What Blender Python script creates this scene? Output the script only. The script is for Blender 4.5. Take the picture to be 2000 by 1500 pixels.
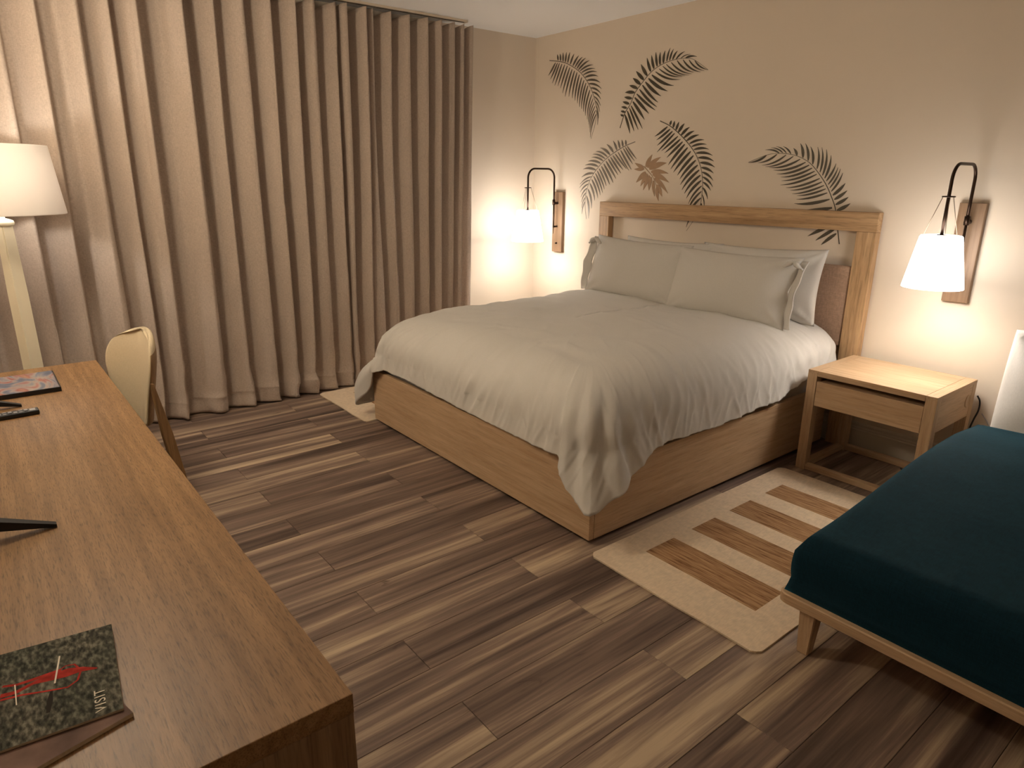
import bpy, bmesh, math, random
from mathutils import Vector, Matrix, noise
S = bpy.context.scene
C = S.collection
for o in list(bpy.data.objects):
    bpy.data.objects.remove(o)
PI = math.pi
random.seed(7)

# ------------------------------------------------------------------ camera, world, exposure
cd = bpy.data.cameras.new('camera')
cam = bpy.data.objects.new('camera', cd)
C.objects.link(cam)
cd.sensor_fit = 'HORIZONTAL'
cd.sensor_width = 36.0
cd.lens = 1311.2 / 2000 * 36.0
cd.clip_start = 0.02
_r = Vector((0.6216783, 0.7832491, 0.0060751))
_u = Vector((-0.2323437, 0.1769972, 0.9563934))
_f = Vector((-0.7480190, 0.5959805, -0.2920183))
cam.matrix_world = Matrix(((_r.x, _u.x, -_f.x, 4.9006), (_r.y, _u.y, -_f.y, -4.1447), (_r.z, _u.z, -_f.z, 1.6), (0, 0, 0, 1)))
S.camera = cam

w = bpy.data.worlds.new('night')
S.world = w
w.use_nodes = True
w.node_tree.nodes['Background'].inputs[0].default_value = (0.02, 0.02, 0.025, 1)
w.node_tree.nodes['Background'].inputs[1].default_value = 0.3

S.view_settings.view_transform = 'Standard'
S.view_settings.look = 'None'
S.view_settings.gamma = 1.0
S.view_settings.use_curve_mapping = False
S.view_settings.exposure = 0.74

SCONCE_GLOW = 6.0          # radiance of the lit white sconce shades
SCONCE_BULB = 2.9         # watts of the bulb under each sconce shade
FLOOR_LAMP_BULB = 5.2
FILL_GLOW = 41.0         # opal globe added above the view to fill the dim room
LAMP_COL = (1.0, 0.95, 0.88)

# ------------------------------------------------------------------ helpers
def lin(r, g, b):
    f = lambda c: (c/255/12.92) if c/255 <= 0.04045 else ((c/255+0.055)/1.055)**2.4
    return (f(r), f(g), f(b), 1)

def new_mat(name):
    m = bpy.data.materials.new(name)
    m.use_nodes = True
    nt = m.node_tree
    b = nt.nodes['Principled BSDF']
    return m, nt, b

def N(nt, t, **kw):
    n = nt.nodes.new(t)
    for k, v in kw.items():
        if k.startswith('i_'):
            n.inputs[k[2:].replace('_', ' ')].default_value = v
        else:
            setattr(n, k, v)
    return n

def ramp(nt, stops):
    n = nt.nodes.new('ShaderNodeValToRGB')
    e = n.color_ramp.elements
    while len(e) < len(stops):
        e.new(0.5)
    for el, (p, c) in zip(e, stops):
        el.position = p
        el.color = c
    return n

def bump(nt, b, src, strength, dist=0.002):
    n = nt.nodes.new('ShaderNodeBump')
    n.inputs['Strength'].default_value = strength
    n.inputs['Distance'].default_value = dist
    nt.links.new(src, n.inputs['Height'])
    nt.links.new(n.outputs[0], b.inputs['Normal'])

def mat_plain(name, col, rough=0.5, metal=0.0, var=0.0, nscale=20, bmp=0.0, bscale=200, spec=0.5):
    m, nt, b = new_mat(name)
    b.inputs['Roughness'].default_value = rough
    b.inputs['Metallic'].default_value = metal
    b.inputs['Specular IOR Level'].default_value = spec
    if var > 0:
        tc = N(nt, 'ShaderNodeTexCoord')
        nz = N(nt, 'ShaderNodeTexNoise')
        nz.inputs['Scale'].default_value = nscale
        nz.inputs['Detail'].default_value = 4
        nt.links.new(tc.outputs['Object'], nz.inputs['Vector'])
        lo = tuple(c*(1-var) for c in col[:3])+(1,)
        hi = tuple(min(1, c*(1+var)) for c in col[:3])+(1,)
        rp = ramp(nt, [(0.3, lo), (0.7, hi)])
        nt.links.new(nz.outputs[0], rp.inputs[0])
        nt.links.new(rp.outputs[0], b.inputs['Base Color'])
    else:
        b.inputs['Base Color'].default_value = col
    if bmp > 0:
        tc2 = N(nt, 'ShaderNodeTexCoord')
        nz2 = N(nt, 'ShaderNodeTexNoise')
        nz2.inputs['Scale'].default_value = bscale
        nz2.inputs['Detail'].default_value = 2
        nt.links.new(tc2.outputs['Object'], nz2.inputs['Vector'])
        bump(nt, b, nz2.outputs[0], bmp)
    return m

def mat_fabric(name, col, rough=0.9, weave=700, var=0.12, bmp=0.35, sheen=0.0, sheen_col=None, macro=0.0):
    m, nt, b = new_mat(name)
    b.inputs['Roughness'].default_value = rough
    b.inputs['Specular IOR Level'].default_value = 0.15
    tc = N(nt, 'ShaderNodeTexCoord')
    a = []
    for sc in ((weave, weave*0.15, weave*0.15), (weave*0.15, weave*0.15, weave)):
        mp = N(nt, 'ShaderNodeMapping')
        mp.inputs['Scale'].default_value = sc
        nt.links.new(tc.outputs['Object'], mp.inputs[0])
        nz = N(nt, 'ShaderNodeTexNoise')
        nz.inputs['Scale'].default_value = 1.0
        nz.inputs['Detail'].default_value = 1
        nt.links.new(mp.outputs[0], nz.inputs['Vector'])
        a.append(nz)
    ad = N(nt, 'ShaderNodeMath', operation='ADD')
    nt.links.new(a[0].outputs[0], ad.inputs[0])
    nt.links.new(a[1].outputs[0], ad.inputs[1])
    hf = N(nt, 'ShaderNodeMath', operation='MULTIPLY')
    hf.inputs[1].default_value = 0.5
    nt.links.new(ad.outputs[0], hf.inputs[0])
    lo = tuple(c*(1-var) for c in col[:3])+(1,)
    hi = tuple(min(1, c*(1+var)) for c in col[:3])+(1,)
    rp = ramp(nt, [(0.32, lo), (0.68, hi)])
    nt.links.new(hf.outputs[0], rp.inputs[0])
    nt.links.new(rp.outputs[0], b.inputs['Base Color'])
    h = hf.outputs[0]
    bump(nt, b, h, bmp, 0.0012)
    if sheen > 0:
        b.inputs['Sheen Weight'].default_value = sheen
        b.inputs['Sheen Roughness'].default_value = 0.4
        b.inputs['Sheen Tint'].default_value = sheen_col or col
    return m

def mat_wood(name, light, dark, axis=0, rough=0.45, fleck=0.5, scale=1.0, per_object=0.0, bmp=0.15, spec=0.4, fl_along=9.0, fl_across=190):
    """straight grain running along object axis 0, 1 or 2"""
    m, nt, b = new_mat(name)
    b.inputs['Roughness'].default_value = rough
    b.inputs['Specular IOR Level'].default_value = spec
    tc = N(nt, 'ShaderNodeTexCoord')
    vec = tc.outputs['Object']
    oi = N(nt, 'ShaderNodeObjectInfo')
    if per_object > 0:
        sc = N(nt, 'ShaderNodeVectorMath', operation='SCALE')
        cb = N(nt, 'ShaderNodeCombineXYZ')
        for i in range(3):
            nt.links.new(oi.outputs['Random'], cb.inputs[i])
        nt.links.new(cb.outputs[0], sc.inputs[0])
        sc.inputs['Scale'].default_value = 37.0
        av = N(nt, 'ShaderNodeVectorMath', operation='ADD')
        nt.links.new(vec, av.inputs[0])
        nt.links.new(sc.outputs[0], av.inputs[1])
        vec = av.outputs[0]
    def stretched(along, across, det):
        mp = N(nt, 'ShaderNodeMapping')
        s = [across*scale]*3
        s[axis] = along*scale
        mp.inputs['Scale'].default_value = s
        nt.links.new(vec, mp.inputs[0])
        nz = N(nt, 'ShaderNodeTexNoise')
        nz.inputs['Scale'].default_value = 1.0
        nz.inputs['Detail'].default_value = det
        nz.inputs['Roughness'].default_value = 0.6
        nt.links.new(mp.outputs[0], nz.inputs['Vector'])
        return nz
    g1 = stretched(2.4, 42, 5)
    g2 = stretched(fl_along, fl_across, 3)
    mid = tuple((a+c)/2 for a, c in zip(light, dark))
    rp = ramp(nt, [(0.25, dark), (0.5, mid), (0.72, light)])
    nt.links.new(g1.outputs[0], rp.inputs[0])
    fl = ramp(nt, [(0.30, (1-fleck,)*3+(1,)), (0.50, (1, 1, 1, 1))])
    nt.links.new(g2.outputs[0], fl.inputs[0])
    mx = N(nt, 'ShaderNodeMix', data_type='RGBA', blend_type='MULTIPLY')
    mx.inputs['Factor'].default_value = 1.0
    nt.links.new(rp.outputs[0], mx.inputs['A'])
    nt.links.new(fl.outputs[0], mx.inputs['B'])
    nt.links.new(mx.outputs['Result'], b.inputs['Base Color'])
    bump(nt, b, g2.outputs[0], bmp, 0.001)
    return m

def mat_plank():
    m, nt, b = new_mat('floor plank wood')
    b.inputs['Roughness'].default_value = 0.42
    b.inputs['Specular IOR Level'].default_value = 0.35
    tc = N(nt, 'ShaderNodeTexCoord')
    oi = N(nt, 'ShaderNodeObjectInfo')
    wn = N(nt, 'ShaderNodeTexWhiteNoise', noise_dimensions='1D')
    nt.links.new(oi.outputs['Random'], wn.inputs['W'])
    sc = N(nt, 'ShaderNodeVectorMath', operation='SCALE')
    sc.inputs['Scale'].default_value = 53.0
    nt.links.new(wn.outputs['Color'], sc.inputs[0])
    av = N(nt, 'ShaderNodeVectorMath', operation='ADD')
    nt.links.new(tc.outputs['Object'], av.inputs[0])
    nt.links.new(sc.outputs[0], av.inputs[1])
    def st(along, across, det, rg=0.55, dist=0.0):
        mp = N(nt, 'ShaderNodeMapping')
        mp.inputs['Scale'].default_value = (across, along, across)
        nt.links.new(av.outputs[0], mp.inputs[0])
        nz = N(nt, 'ShaderNodeTexNoise')
        nz.inputs['Scale'].default_value = 1.0
        nz.inputs['Detail'].default_value = det
        nz.inputs['Roughness'].default_value = rg
        nz.inputs['Distortion'].default_value = dist
        nt.links.new(mp.outputs[0], nz.inputs['Vector'])
        return nz
    broad = st(0.50, 12.0, 4, 0.6, 0.5)
    fine = st(2.2, 85, 5, 0.65)
    knot = st(3.4, 17, 3, 0.6, 1.0)
    # broad sap-wood and heart-wood bands + per plank tone
    t = N(nt, 'ShaderNodeMath', operation='MULTIPLY_ADD')
    nt.links.new(oi.outputs['Random'], t.inputs[0])
    t.inputs[1].default_value = 0.10
    nt.links.new(broad.outputs[0], t.inputs[2])
    f2 = N(nt, 'ShaderNodeMath', operation='MULTIPLY_ADD')
    nt.links.new(fine.outputs[0], f2.inputs[0])
    f2.inputs[1].default_value = 0.30
    nt.links.new(t.outputs[0], f2.inputs[2])
    rp = ramp(nt, [(0.50, lin(74, 60, 53)), (0.62, lin(106, 88, 78)), (0.74, lin(134, 113, 100)), (0.82, lin(168, 146, 124)), (0.93, lin(198, 176, 148))])
    nt.links.new(f2.outputs[0], rp.inputs[0])
    kr = ramp(nt, [(0.68, (1, 1, 1, 1)), (0.78, (0.45, 0.40, 0.38, 1))])
    nt.links.new(knot.outputs[0], kr.inputs[0])
    mx = N(nt, 'ShaderNodeMix', data_type='RGBA', blend_type='MULTIPLY')
    mx.inputs['Factor'].default_value = 1.0
    nt.links.new(rp.outputs[0], mx.inputs['A'])
    nt.links.new(kr.outputs[0], mx.inputs['B'])
    nt.links.new(mx.outputs['Result'], b.inputs['Base Color'])
    bump(nt, b, fine.outputs[0], 0.12, 0.001)
    return m

def obj(name, bm, mat, parent=None, smooth=False, loc=None):
    me = bpy.data.meshes.new(name)
    bm.normal_update()
    bm.to_mesh(me)
    bm.free()
    if mat is not None:
        for x in (mat if isinstance(mat, (list, tuple)) else [mat]):
            me.materials.append(x)
    if smooth:
        for p in me.polygons:
            p.use_smooth = True
    o = bpy.data.objects.new(name, me)
    C.objects.link(o)
    if loc is not None:
        o.location = loc
    if parent is not None:
        o.parent = parent
    return o

def thing(name, label, cat, loc=(0, 0, 0), rz=0.0, group=None):
    o = bpy.data.objects.new(name, None)
    C.objects.link(o)
    o.empty_display_size = 0.1
    o.location = loc
    o.rotation_euler = (0, 0, rz)
    return tag(o, label, cat, group)

def tag(o, label, cat, group=None):
    o['label'] = label
    o['category'] = cat
    if group:
        o['group'] = group
    return o

def struct(o):
    o['kind'] = 'structure'
    return o

def bx(x0, x1, y0, y1, z0, z1, bev=0.0, bm=None, seg=2):
    b = bmesh.new()
    r = bmesh.ops.create_cube(b, size=1.0)
    for v in b.verts:
        v.co = Vector((x0+(v.co.x+.5)*(x1-x0), y0+(v.co.y+.5)*(y1-y0), z0+(v.co.z+.5)*(z1-z0)))
    if bev > 0:
        bmesh.ops.bevel(b, geom=list(b.edges), offset=bev, segments=seg, affect='EDGES', profile=0.5)
    if bm is None:
        return b
    return merge(bm, b)

def merge(bm, b):
    me = bpy.data.meshes.new('tmp')
    b.to_mesh(me)
    b.free()
    bm.from_mesh(me)
    bpy.data.meshes.remove(me)
    return bm

def tube(pts, r, bm=None, n=10, cap=True):
    """round tube along points; r number or list"""
    bm = bm or bmesh.new()
    pts = [Vector(p) for p in pts]
    rings = []
    up = None
    for i, p in enumerate(pts):
        a = pts[max(i-1, 0)]
        c = pts[min(i+1, len(pts)-1)]
        t = (c-a).normalized()
        if up is None:
            up = t.orthogonal().normalized()
        up = (up - t*up.dot(t)).normalized()
        s = t.cross(up)
        rr = r[i] if isinstance(r, (list, tuple)) else r
        rings.append([bm.verts.new(p + (up*math.cos(2*PI*k/n) + s*math.sin(2*PI*k/n))*rr) for k in range(n)])
    for i in range(len(rings)-1):
        for k in range(n):
            bm.faces.new((rings[i][k], rings[i][(k+1) % n], rings[i+1][(k+1) % n], rings[i+1][k]))
    if cap:
        bm.faces.new(rings[0][::-1])
        bm.faces.new(rings[-1])
    return bm

def lathe(prof, n=48, bm=None, cx=0, cy=0, cap=False):
    bm = bm or bmesh.new()
    rings = []
    for r, z in prof:
        rings.append([bm.verts.new((cx+r*math.cos(2*PI*k/n), cy+r*math.sin(2*PI*k/n), z)) for k in range(n)])
    for i in range(len(rings)-1):
        for k in range(n):
            bm.faces.new((rings[i][k], rings[i][(k+1) % n], rings[i+1][(k+1) % n], rings[i+1][k]))
    if cap:
        bm.faces.new(rings[0][::-1])
        bm.faces.new(rings[-1])
    return bm

def smooth_path(pts, k=8):
    """Catmull-Rom through points"""
    P = [Vector(p) for p in pts]
    P = [P[0]*2-P[1]] + P + [P[-1]*2-P[-2]]
    out = []
    for i in range(1, len(P)-2):
        for j in range(k):
            t = j/k
            a, b, c, d = P[i-1], P[i], P[i+1], P[i+2]
            out.append(0.5*((2*b)+(c-a)*t+(2*a-5*b+4*c-d)*t*t+(3*b-a-3*c+d)*t**3))
    out.append(P[-2])
    return out

def interp(keys, x):
    if x <= keys[0][0]:
        return keys[0][1]
    for (a, va), (b, vb) in zip(keys, keys[1:]):
        if x <= b:
            t = (x-a)/(b-a) if b > a else 0
            return va+(vb-va)*t
    return keys[-1][1]

def sstep(t):
    t = max(0.0, min(1.0, t))
    return t*t*(3-2*t)

def nz(x, y, z=0.0):
    return noise.noise(Vector((x, y, z)))

# ------------------------------------------------------------------ materials
M_WALL = mat_plain('wall paint', (0.76, 0.655, 0.535, 1), 0.85, bmp=0.08, bscale=350, spec=0.2)
M_CEIL = mat_plain('ceiling paint', (0.95, 0.94, 0.92, 1), 0.9, bmp=0.06, bscale=250, spec=0.2)
M_BASE = mat_plain('baseboard paint', (0.64, 0.57, 0.47, 1), 0.6)
M_PLANK = mat_plank()
M_SUB = mat_plain('dark joint underlay', lin(40, 30, 24), 0.9)
OAK_L, OAK_D = lin(208, 178, 144), lin(180, 147, 112)
M_OAK_X = mat_wood('oak grain along x', OAK_L, OAK_D, 0, fleck=0.22)
M_OAK_Y = mat_wood('oak grain along y', OAK_L, OAK_D, 1, fleck=0.22)
M_OAK_Z = mat_wood('oak grain upright', OAK_L, OAK_D, 2, fleck=0.22)
HB_L, HB_D = lin(206, 170, 128), lin(158, 122, 84)
M_HB_X = mat_wood('headboard oak along x', HB_L, HB_D, 0, fleck=0.35)
M_HB_Z = mat_wood('headboard oak upright', HB_L, HB_D, 2, fleck=0.35)
M_DESK = mat_wood('desk oak along x', lin(164, 126, 86), lin(120, 88, 54), 0, rough=0.42, fleck=0.5, spec=0.32, fl_along=28.0, fl_across=300)
M_DESKZ = mat_wood('desk oak upright', lin(164, 132, 98), lin(122, 92, 62), 2, rough=0.45, fleck=0.35)
M_CURT = mat_fabric('taupe curtain linen', (0.48, 0.39, 0.32, 1), weave=420, var=0.14, bmp=0.3, sheen=0.15, sheen_col=(0.6, 0.5, 0.42, 1))
M_SHEET = mat_fabric('white cotton', (0.65, 0.62, 0.575, 1), weave=900, var=0.03, bmp=0.12)
M_MATT = mat_fabric('mattress ticking', (0.55, 0.50, 0.46, 1), weave=600, var=0.06)
M_PANEL = mat_fabric('headboard linen', lin(176, 146, 124), weave=320, var=0.22, bmp=0.4)
M_VELVET = mat_fabric('teal velvet', (0.003, 0.021, 0.034, 1), rough=0.85, weave=260, var=0.25, bmp=0.25, sheen=0.5, sheen_col=(0.05, 0.28, 0.42, 1))
M_WHITEP = mat_fabric('white pillow linen', (0.72, 0.69, 0.65, 1), weave=500, var=0.04)
M_CHAIRF = mat_fabric('cream chair upholstery', lin(205, 188, 158), weave=500, var=0.06)
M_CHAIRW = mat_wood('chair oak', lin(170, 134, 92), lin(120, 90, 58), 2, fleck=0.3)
M_RUG = mat_fabric('cream wool weave', lin(222, 201, 174), weave=260, var=0.10, bmp=0.5)
M_BRONZE = mat_plain('dark bronze', lin(58, 42, 32), 0.35, metal=0.8)
M_PLATE = mat_wood('sconce bronze plate', lin(150, 120, 92), lin(120, 92, 68), 2, rough=0.42, fleck=0.15)
M_WIRE = mat_plain('steel wire', lin(150, 130, 110), 0.3, metal=0.9)
M_WHITEPL = mat_plain('cream lacquer', lin(232, 222, 196), 0.45, var=0.04, nscale=6)
M_BLACK = mat_plain('black plastic', (0.008, 0.008, 0.009, 1), 0.4)
M_BLACKM = mat_plain('matt black', (0.006, 0.006, 0.007, 1), 0.6)
M_GREYB = mat_plain('grey button', lin(170, 165, 165), 0.5)
M_TRACK = mat_plain('white track', lin(214, 200, 180), 0.5)
M_SCREEN = mat_plain('dark screen glass', (0.004, 0.004, 0.005, 1), 0.12)
M_LEAF = mat_plain('dark olive stencil paint', lin(76, 68, 52), 0.45, var=0.12, nscale=30)
M_LEAFG = mat_plain('pale grey stencil', lin(126, 116, 104), 0.35, var=0.12, nscale=30)  # paler, greyer and smoother than the dark olive fronds
M_LEAF_GLARE = mat_plain('stencil paint lightened for glare', lin(94, 84, 70), 0.4, var=0.12, nscale=30)  # dark frond paint lightened to stand in for lamp glare
M_TAN = mat_plain('tan stencil paint', lin(168, 136, 104), 0.5, var=0.08, nscale=30)
M_PAPER = mat_plain('paper page edges', lin(196, 178, 150), 0.7, var=0.1, nscale=200)

def mat_stripe():
    m, nt, b = new_mat('brown striped weave')
    b.inputs['Roughness'].default_value = 0.95
    b.inputs['Specular IOR Level'].default_value = 0.1
    tc = N(nt, 'ShaderNodeTexCoord')
    mp = N(nt, 'ShaderNodeMapping')
    mp.inputs['Scale'].default_value = (6, 95, 6)
    nt.links.new(tc.outputs['Object'], mp.inputs[0])
    n1 = N(nt, 'ShaderNodeTexNoise')
    n1.inputs['Scale'].default_value = 1
    n1.inputs['Detail'].default_value = 4
    n1.inputs['Roughness'].default_value = 0.7
    nt.links.new(mp.outputs[0], n1.inputs['Vector'])
    rp = ramp(nt, [(0.34, lin(112, 78, 52)), (0.46, lin(158, 120, 86)), (0.62, lin(184, 148, 110))])
    nt.links.new(n1.outputs[0], rp.inputs[0])
    nt.links.new(rp.outputs[0], b.inputs['Base Color'])
    bump(nt, b, n1.outputs[0], 0.5, 0.002)
    return m
M_STRIPE = mat_stripe()

def mat_glow(name, col, strength, base=(0.85, 0.82, 0.78, 1)):
    m, nt, b = new_mat(name)
    b.inputs['Base Color'].default_value = base
    b.inputs['Roughness'].default_value = 0.6
    b.inputs['Emission Color'].default_value = tuple(col)+(1,)
    b.inputs['Emission Strength'].default_value = strength
    return m
M_SHADE = mat_glow('lit frosted sconce shade', (1.0, 0.95, 0.89), SCONCE_GLOW)

M_SHADE_CORNER = mat_glow('lit frosted sconce shade, brighter bulb', (1.0, 0.95, 0.89), SCONCE_GLOW*1.3)  # shade glow boosted past its twin to brighten the corner walls

def mat_lampshade():
    m, nt, b = new_mat('translucent linen lamp shade')
    out = nt.nodes['Material Output']
    b.inputs['Base Color'].default_value = (0.80, 0.76, 0.70, 1)
    b.inputs['Roughness'].default_value = 0.9
    tr = N(nt, 'ShaderNodeBsdfTranslucent')
    tr.inputs['Color'].default_value = (0.86, 0.78, 0.72, 1)
    mx = N(nt, 'ShaderNodeMixShader')
    mx.inputs[0].default_value = 0.30
    nt.links.new(b.outputs[0], mx.inputs[1])
    nt.links.new(tr.outputs[0], mx.inputs[2])
    nt.links.new(mx.outputs[0], out.inputs['Surface'])
    return m
M_LSHADE = mat_lampshade()
M_FILL_GLOBE = mat_glow('lit fill globe', (1.0, 0.86, 0.66), FILL_GLOW)  # glow of the added out-of-view fill globe

def mat_cover_rock():
    m, nt, b = new_mat('magazine cover print')
    b.inputs['Specular IOR Level'].default_value = 0.15
    b.inputs['Roughness'].default_value = 0.75
    tc = N(nt, 'ShaderNodeTexCoord')
    mp = N(nt, 'ShaderNodeMapping')
    mp.inputs['Scale'].default_value = (60, 130, 60)
    mp.inputs['Rotation'].default_value = (0, 0, 0.5)
    nt.links.new(tc.outputs['Object'], mp.inputs[0])
    n1 = N(nt, 'ShaderNodeTexNoise')
    n1.inputs['Scale'].default_value = 1
    n1.inputs['Detail'].default_value = 5
    nt.links.new(mp.outputs[0], n1.inputs['Vector'])
    n2 = N(nt, 'ShaderNodeTexNoise')
    n2.inputs['Scale'].default_value = 9
    nt.links.new(tc.outputs['Object'], n2.inputs['Vector'])
    rp = ramp(nt, [(0.34, lin(44, 44, 36)), (0.5, lin(92, 90, 78)), (0.68, lin(148, 144, 130))])
    rg = ramp(nt, [(0.42, lin(70, 84, 58)), (0.6, lin(150, 146, 136))])
    nt.links.new(n1.outputs[0], rp.inputs[0])
    nt.links.new(n2.outputs[0], rg.inputs[0])
    mx = N(nt, 'ShaderNodeMix', data_type='RGBA', blend_type='OVERLAY')
    mx.inputs['Factor'].default_value = 0.55
    nt.links.new(rp.outputs[0], mx.inputs['A'])
    nt.links.new(rg.outputs[0], mx.inputs['B'])
    nt.links.new(mx.outputs['Result'], b.inputs['Base Color'])
    return m
M_ROCK = mat_cover_rock()

# ------------------------------------------------------------------ room
H = 2.7635
XR_, YF_ = 6.3, -4.62
wl = struct(obj('wall_left', bx(-0.12, 0, YF_-0.12, 0.12, 0, H+0.1), M_WALL))
wb = struct(obj('wall_back', bx(0, XR_, 0, 0.12, 0, H+0.1), M_WALL))
wr = struct(obj('wall_right', bx(XR_, XR_+0.12, YF_-0.12, 0.12, 0, H+0.1), M_WALL))
wf = struct(obj('wall_front', bx(0, XR_, YF_-0.12, YF_, 0, H+0.1), M_WALL))
ce = struct(obj('ceiling', bx(0, XR_, YF_, 0, H, H+0.1), M_CEIL))
fl = struct(obj('floor', bx(-0.12, XR_+0.12, YF_-0.12, 0.12, -0.12, -0.006), M_SUB))

PW, PL = 0.1905, 1.30
row0 = math.floor(-3.24/PW)
pk = {}
i = -18
while True:
    x0 = 3.24 + i*PW
    if x0 > XR_:
        break
    if x0 + PW > 0:
        joint = -2.52 if i % 2 == 0 else -3.17
        a = joint
        while a - PL > YF_:
            a -= PL
        a -= PL
        while a < 0:
            y0, y1 = max(a, YF_), min(a+PL, 0)
            xa, xb = max(x0, 0), min(x0+PW, XR_)
            if y1-y0 > 0.02 and xb-xa > 0.01:
                g = 0.0007
                hx, hy = (xb-xa)/2-g, (y1-y0)/2-g
                b = bmesh.new()
                c = 0.0012
                lo = [b.verts.new((sx*hx, sy*hy, -0.0055)) for sx, sy in ((-1, -1), (1, -1), (1, 1), (-1, 1))]
                m1 = [b.verts.new((sx*hx, sy*hy, -c)) for sx, sy in ((-1, -1), (1, -1), (1, 1), (-1, 1))]
                tp = [b.verts.new((sx*(hx-c), sy*(hy-c), 0)) for sx, sy in ((-1, -1), (1, -1), (1, 1), (-1, 1))]
                for A, B in ((lo, m1), (m1, tp)):
                    for k in range(4):
                        b.faces.new((A[k], A[(k+1) % 4], B[(k+1) % 4], B[k]))
                b.faces.new(tp)
                obj('floor_plank', b, M_PLANK, fl, loc=((xa+xb)/2, (y0+y1)/2, 0))
            a += PL
    i += 1

# baseboards: two-step profile
def baseboard(name, length, loc, rz):
    prof = [(0, 0), (0.018, 0), (0.018, 0.118), (0.013, 0.124), (0.013, 0.132), (0.009, 0.140), (0.009, 0.152), (0.004, 0.162), (0, 0.164)]
    b = bmesh.new()
    A = [b.verts.new((0, -d, z)) for d, z in prof]
    B = [b.verts.new((length, -d, z)) for d, z in prof]
    for k in range(len(prof)-1):
        b.faces.new((A[k], B[k], B[k+1], A[k+1]))
    b.faces.new(A)
    b.faces.new(B[::-1])
    o = struct(obj(name, b, M_BASE, loc=loc))
    o.rotation_euler = (0, 0, rz)
baseboard('baseboard_back', XR_, (0, 0, 0), 0)
baseboard('baseboard_right', -YF_-0.05, (XR_, -0.02, 0), -PI/2)
baseboard('baseboard_front', XR_-0.05, (XR_-0.03, YF_, 0), PI)

# ------------------------------------------------------------------ curtain and track
t = thing('curtain_track', 'thin white ceiling track holding the long taupe curtain', 'curtain track', (0.17, -0.86, H))
b = bx(-0.022, 0.022, -3.74, 0, -0.016, -0.0005, 0.002)
obj('rail', b, M_TRACK, t)
obj('end_cap', bx(-0.024, 0.024, 0.0, 0.012, -0.018, -0.0005, 0.002), M_TRACK, t)
obj('rail_groove', bx(-0.005, 0.005, -3.73, -0.01, -0.0175, -0.0155), M_BLACKM, t)

RID = [-4.56, -4.44, -4.30, -4.16, -4.02, -3.86, -3.69, -3.485, -3.325, -3.205, -2.945, -2.765, -2.585, -2.415, -2.245, -2.115, -1.955, -1.90, -1.745, -1.69, -1.545, -1.40, -1.25, -1.12, -1.005, -0.905, -0.83]
def curtain_mesh():
    cols = []
    for a, c in zip(RID, RID[1:]):
        n = max(10, int((c-a)/0.0075))
        for k in range(n):
            cols.append((a, c, k/n))
    cols.append((RID[-1], RID[-1]+0.1, 0.0))
    rows = [0.012, 0.03, 0.06, 0.09, 0.115, 0.122, 0.126, 0.14, 0.18, 0.24] + [0.3+0.0752*k for k in range(0, 32)] + [2.68, 2.71, 1.0]
    rows = rows[:-1]
    b = bmesh.new()
    grid = []
    for z in rows:
        r = []
        zt = z/2.71
        for (a, c, u) in cols:
            gap = c-a
            pid = a*13.7
            # sag: folds loosen towards the floor
            sh = (nz(pid, z*0.7)*0.03 + nz(pid*2.1, z*0.35, 3)*0.04)*(1-zt)
            dk = 0.30 if gap > 0.1 else 0.4
            if u < dk:
                d = 1-sstep(u/dk)
            elif u < dk+0.12:
                d = 0
            else:
                d = sstep((u-dk-0.12)/(0.88-dk))**0.8
            if gap > 0.17:
                d = max(d, 0.55*math.exp(-((u-0.62)/0.13)**2)*(0.5+0.8*abs(nz(pid, 1.3))))
            amp = (0.095 + 0.055*zt)*min(1.2, 0.60+gap*2.6)
            amp *= (0.85+0.35*nz(pid*0.7, 5.5, z*0.3))
            x = 0.016 + 0.075*zt + amp*d
            x += 0.008*nz(a*9+u*4, z*1.7, 7) * (1-0.6*zt)
            y = a + u*gap + 0.030*d*min(1, gap/0.15) + sh
            if z < 0.5:                    # break where the cloth meets the floor
                kk = (0.5-z)/0.5
                x += 0.045*kk*kk*max(0, nz(a*5.1, 2.2)+0.35) + 0.020*kk*nz(y*12, z*14)
                x += 0.016*max(0, 1-abs(z-0.16-0.05*nz(y*8, 1.5))/0.03)*max(0, nz(y*11, 8.0)+0.2)
                y += 0.030*kk*nz(y*9, z*7, 4)
            if 0.118 < z < 0.130:
                x += 0.006                 # hem stitch ridge
            elif z <= 0.118:
                x += 0.003
            zz = z
            if z > 2.66:
                zz = z + (0.027 if z > 2.70 else 0.012)*(d-0.4)*1.2
            r.append(b.verts.new((max(x, 0.006), min(y, -0.80), min(zz, 2.742))))
        grid.append(r)
    for i in range(len(grid)-1):
        for k in range(len(cols)-1):
            b.faces.new((grid[i][k], grid[i][k+1], grid[i+1][k+1], grid[i+1][k]))
    return b
cu = obj('curtain', curtain_mesh(), M_CURT, smooth=True)
sm = cu.modifiers.new('thickness', 'SOLIDIFY')
sm.thickness = 0.003
sm.offset = -1
tag(cu, 'floor-length taupe linen curtain in deep folds covering the left wall', 'curtain')

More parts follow.
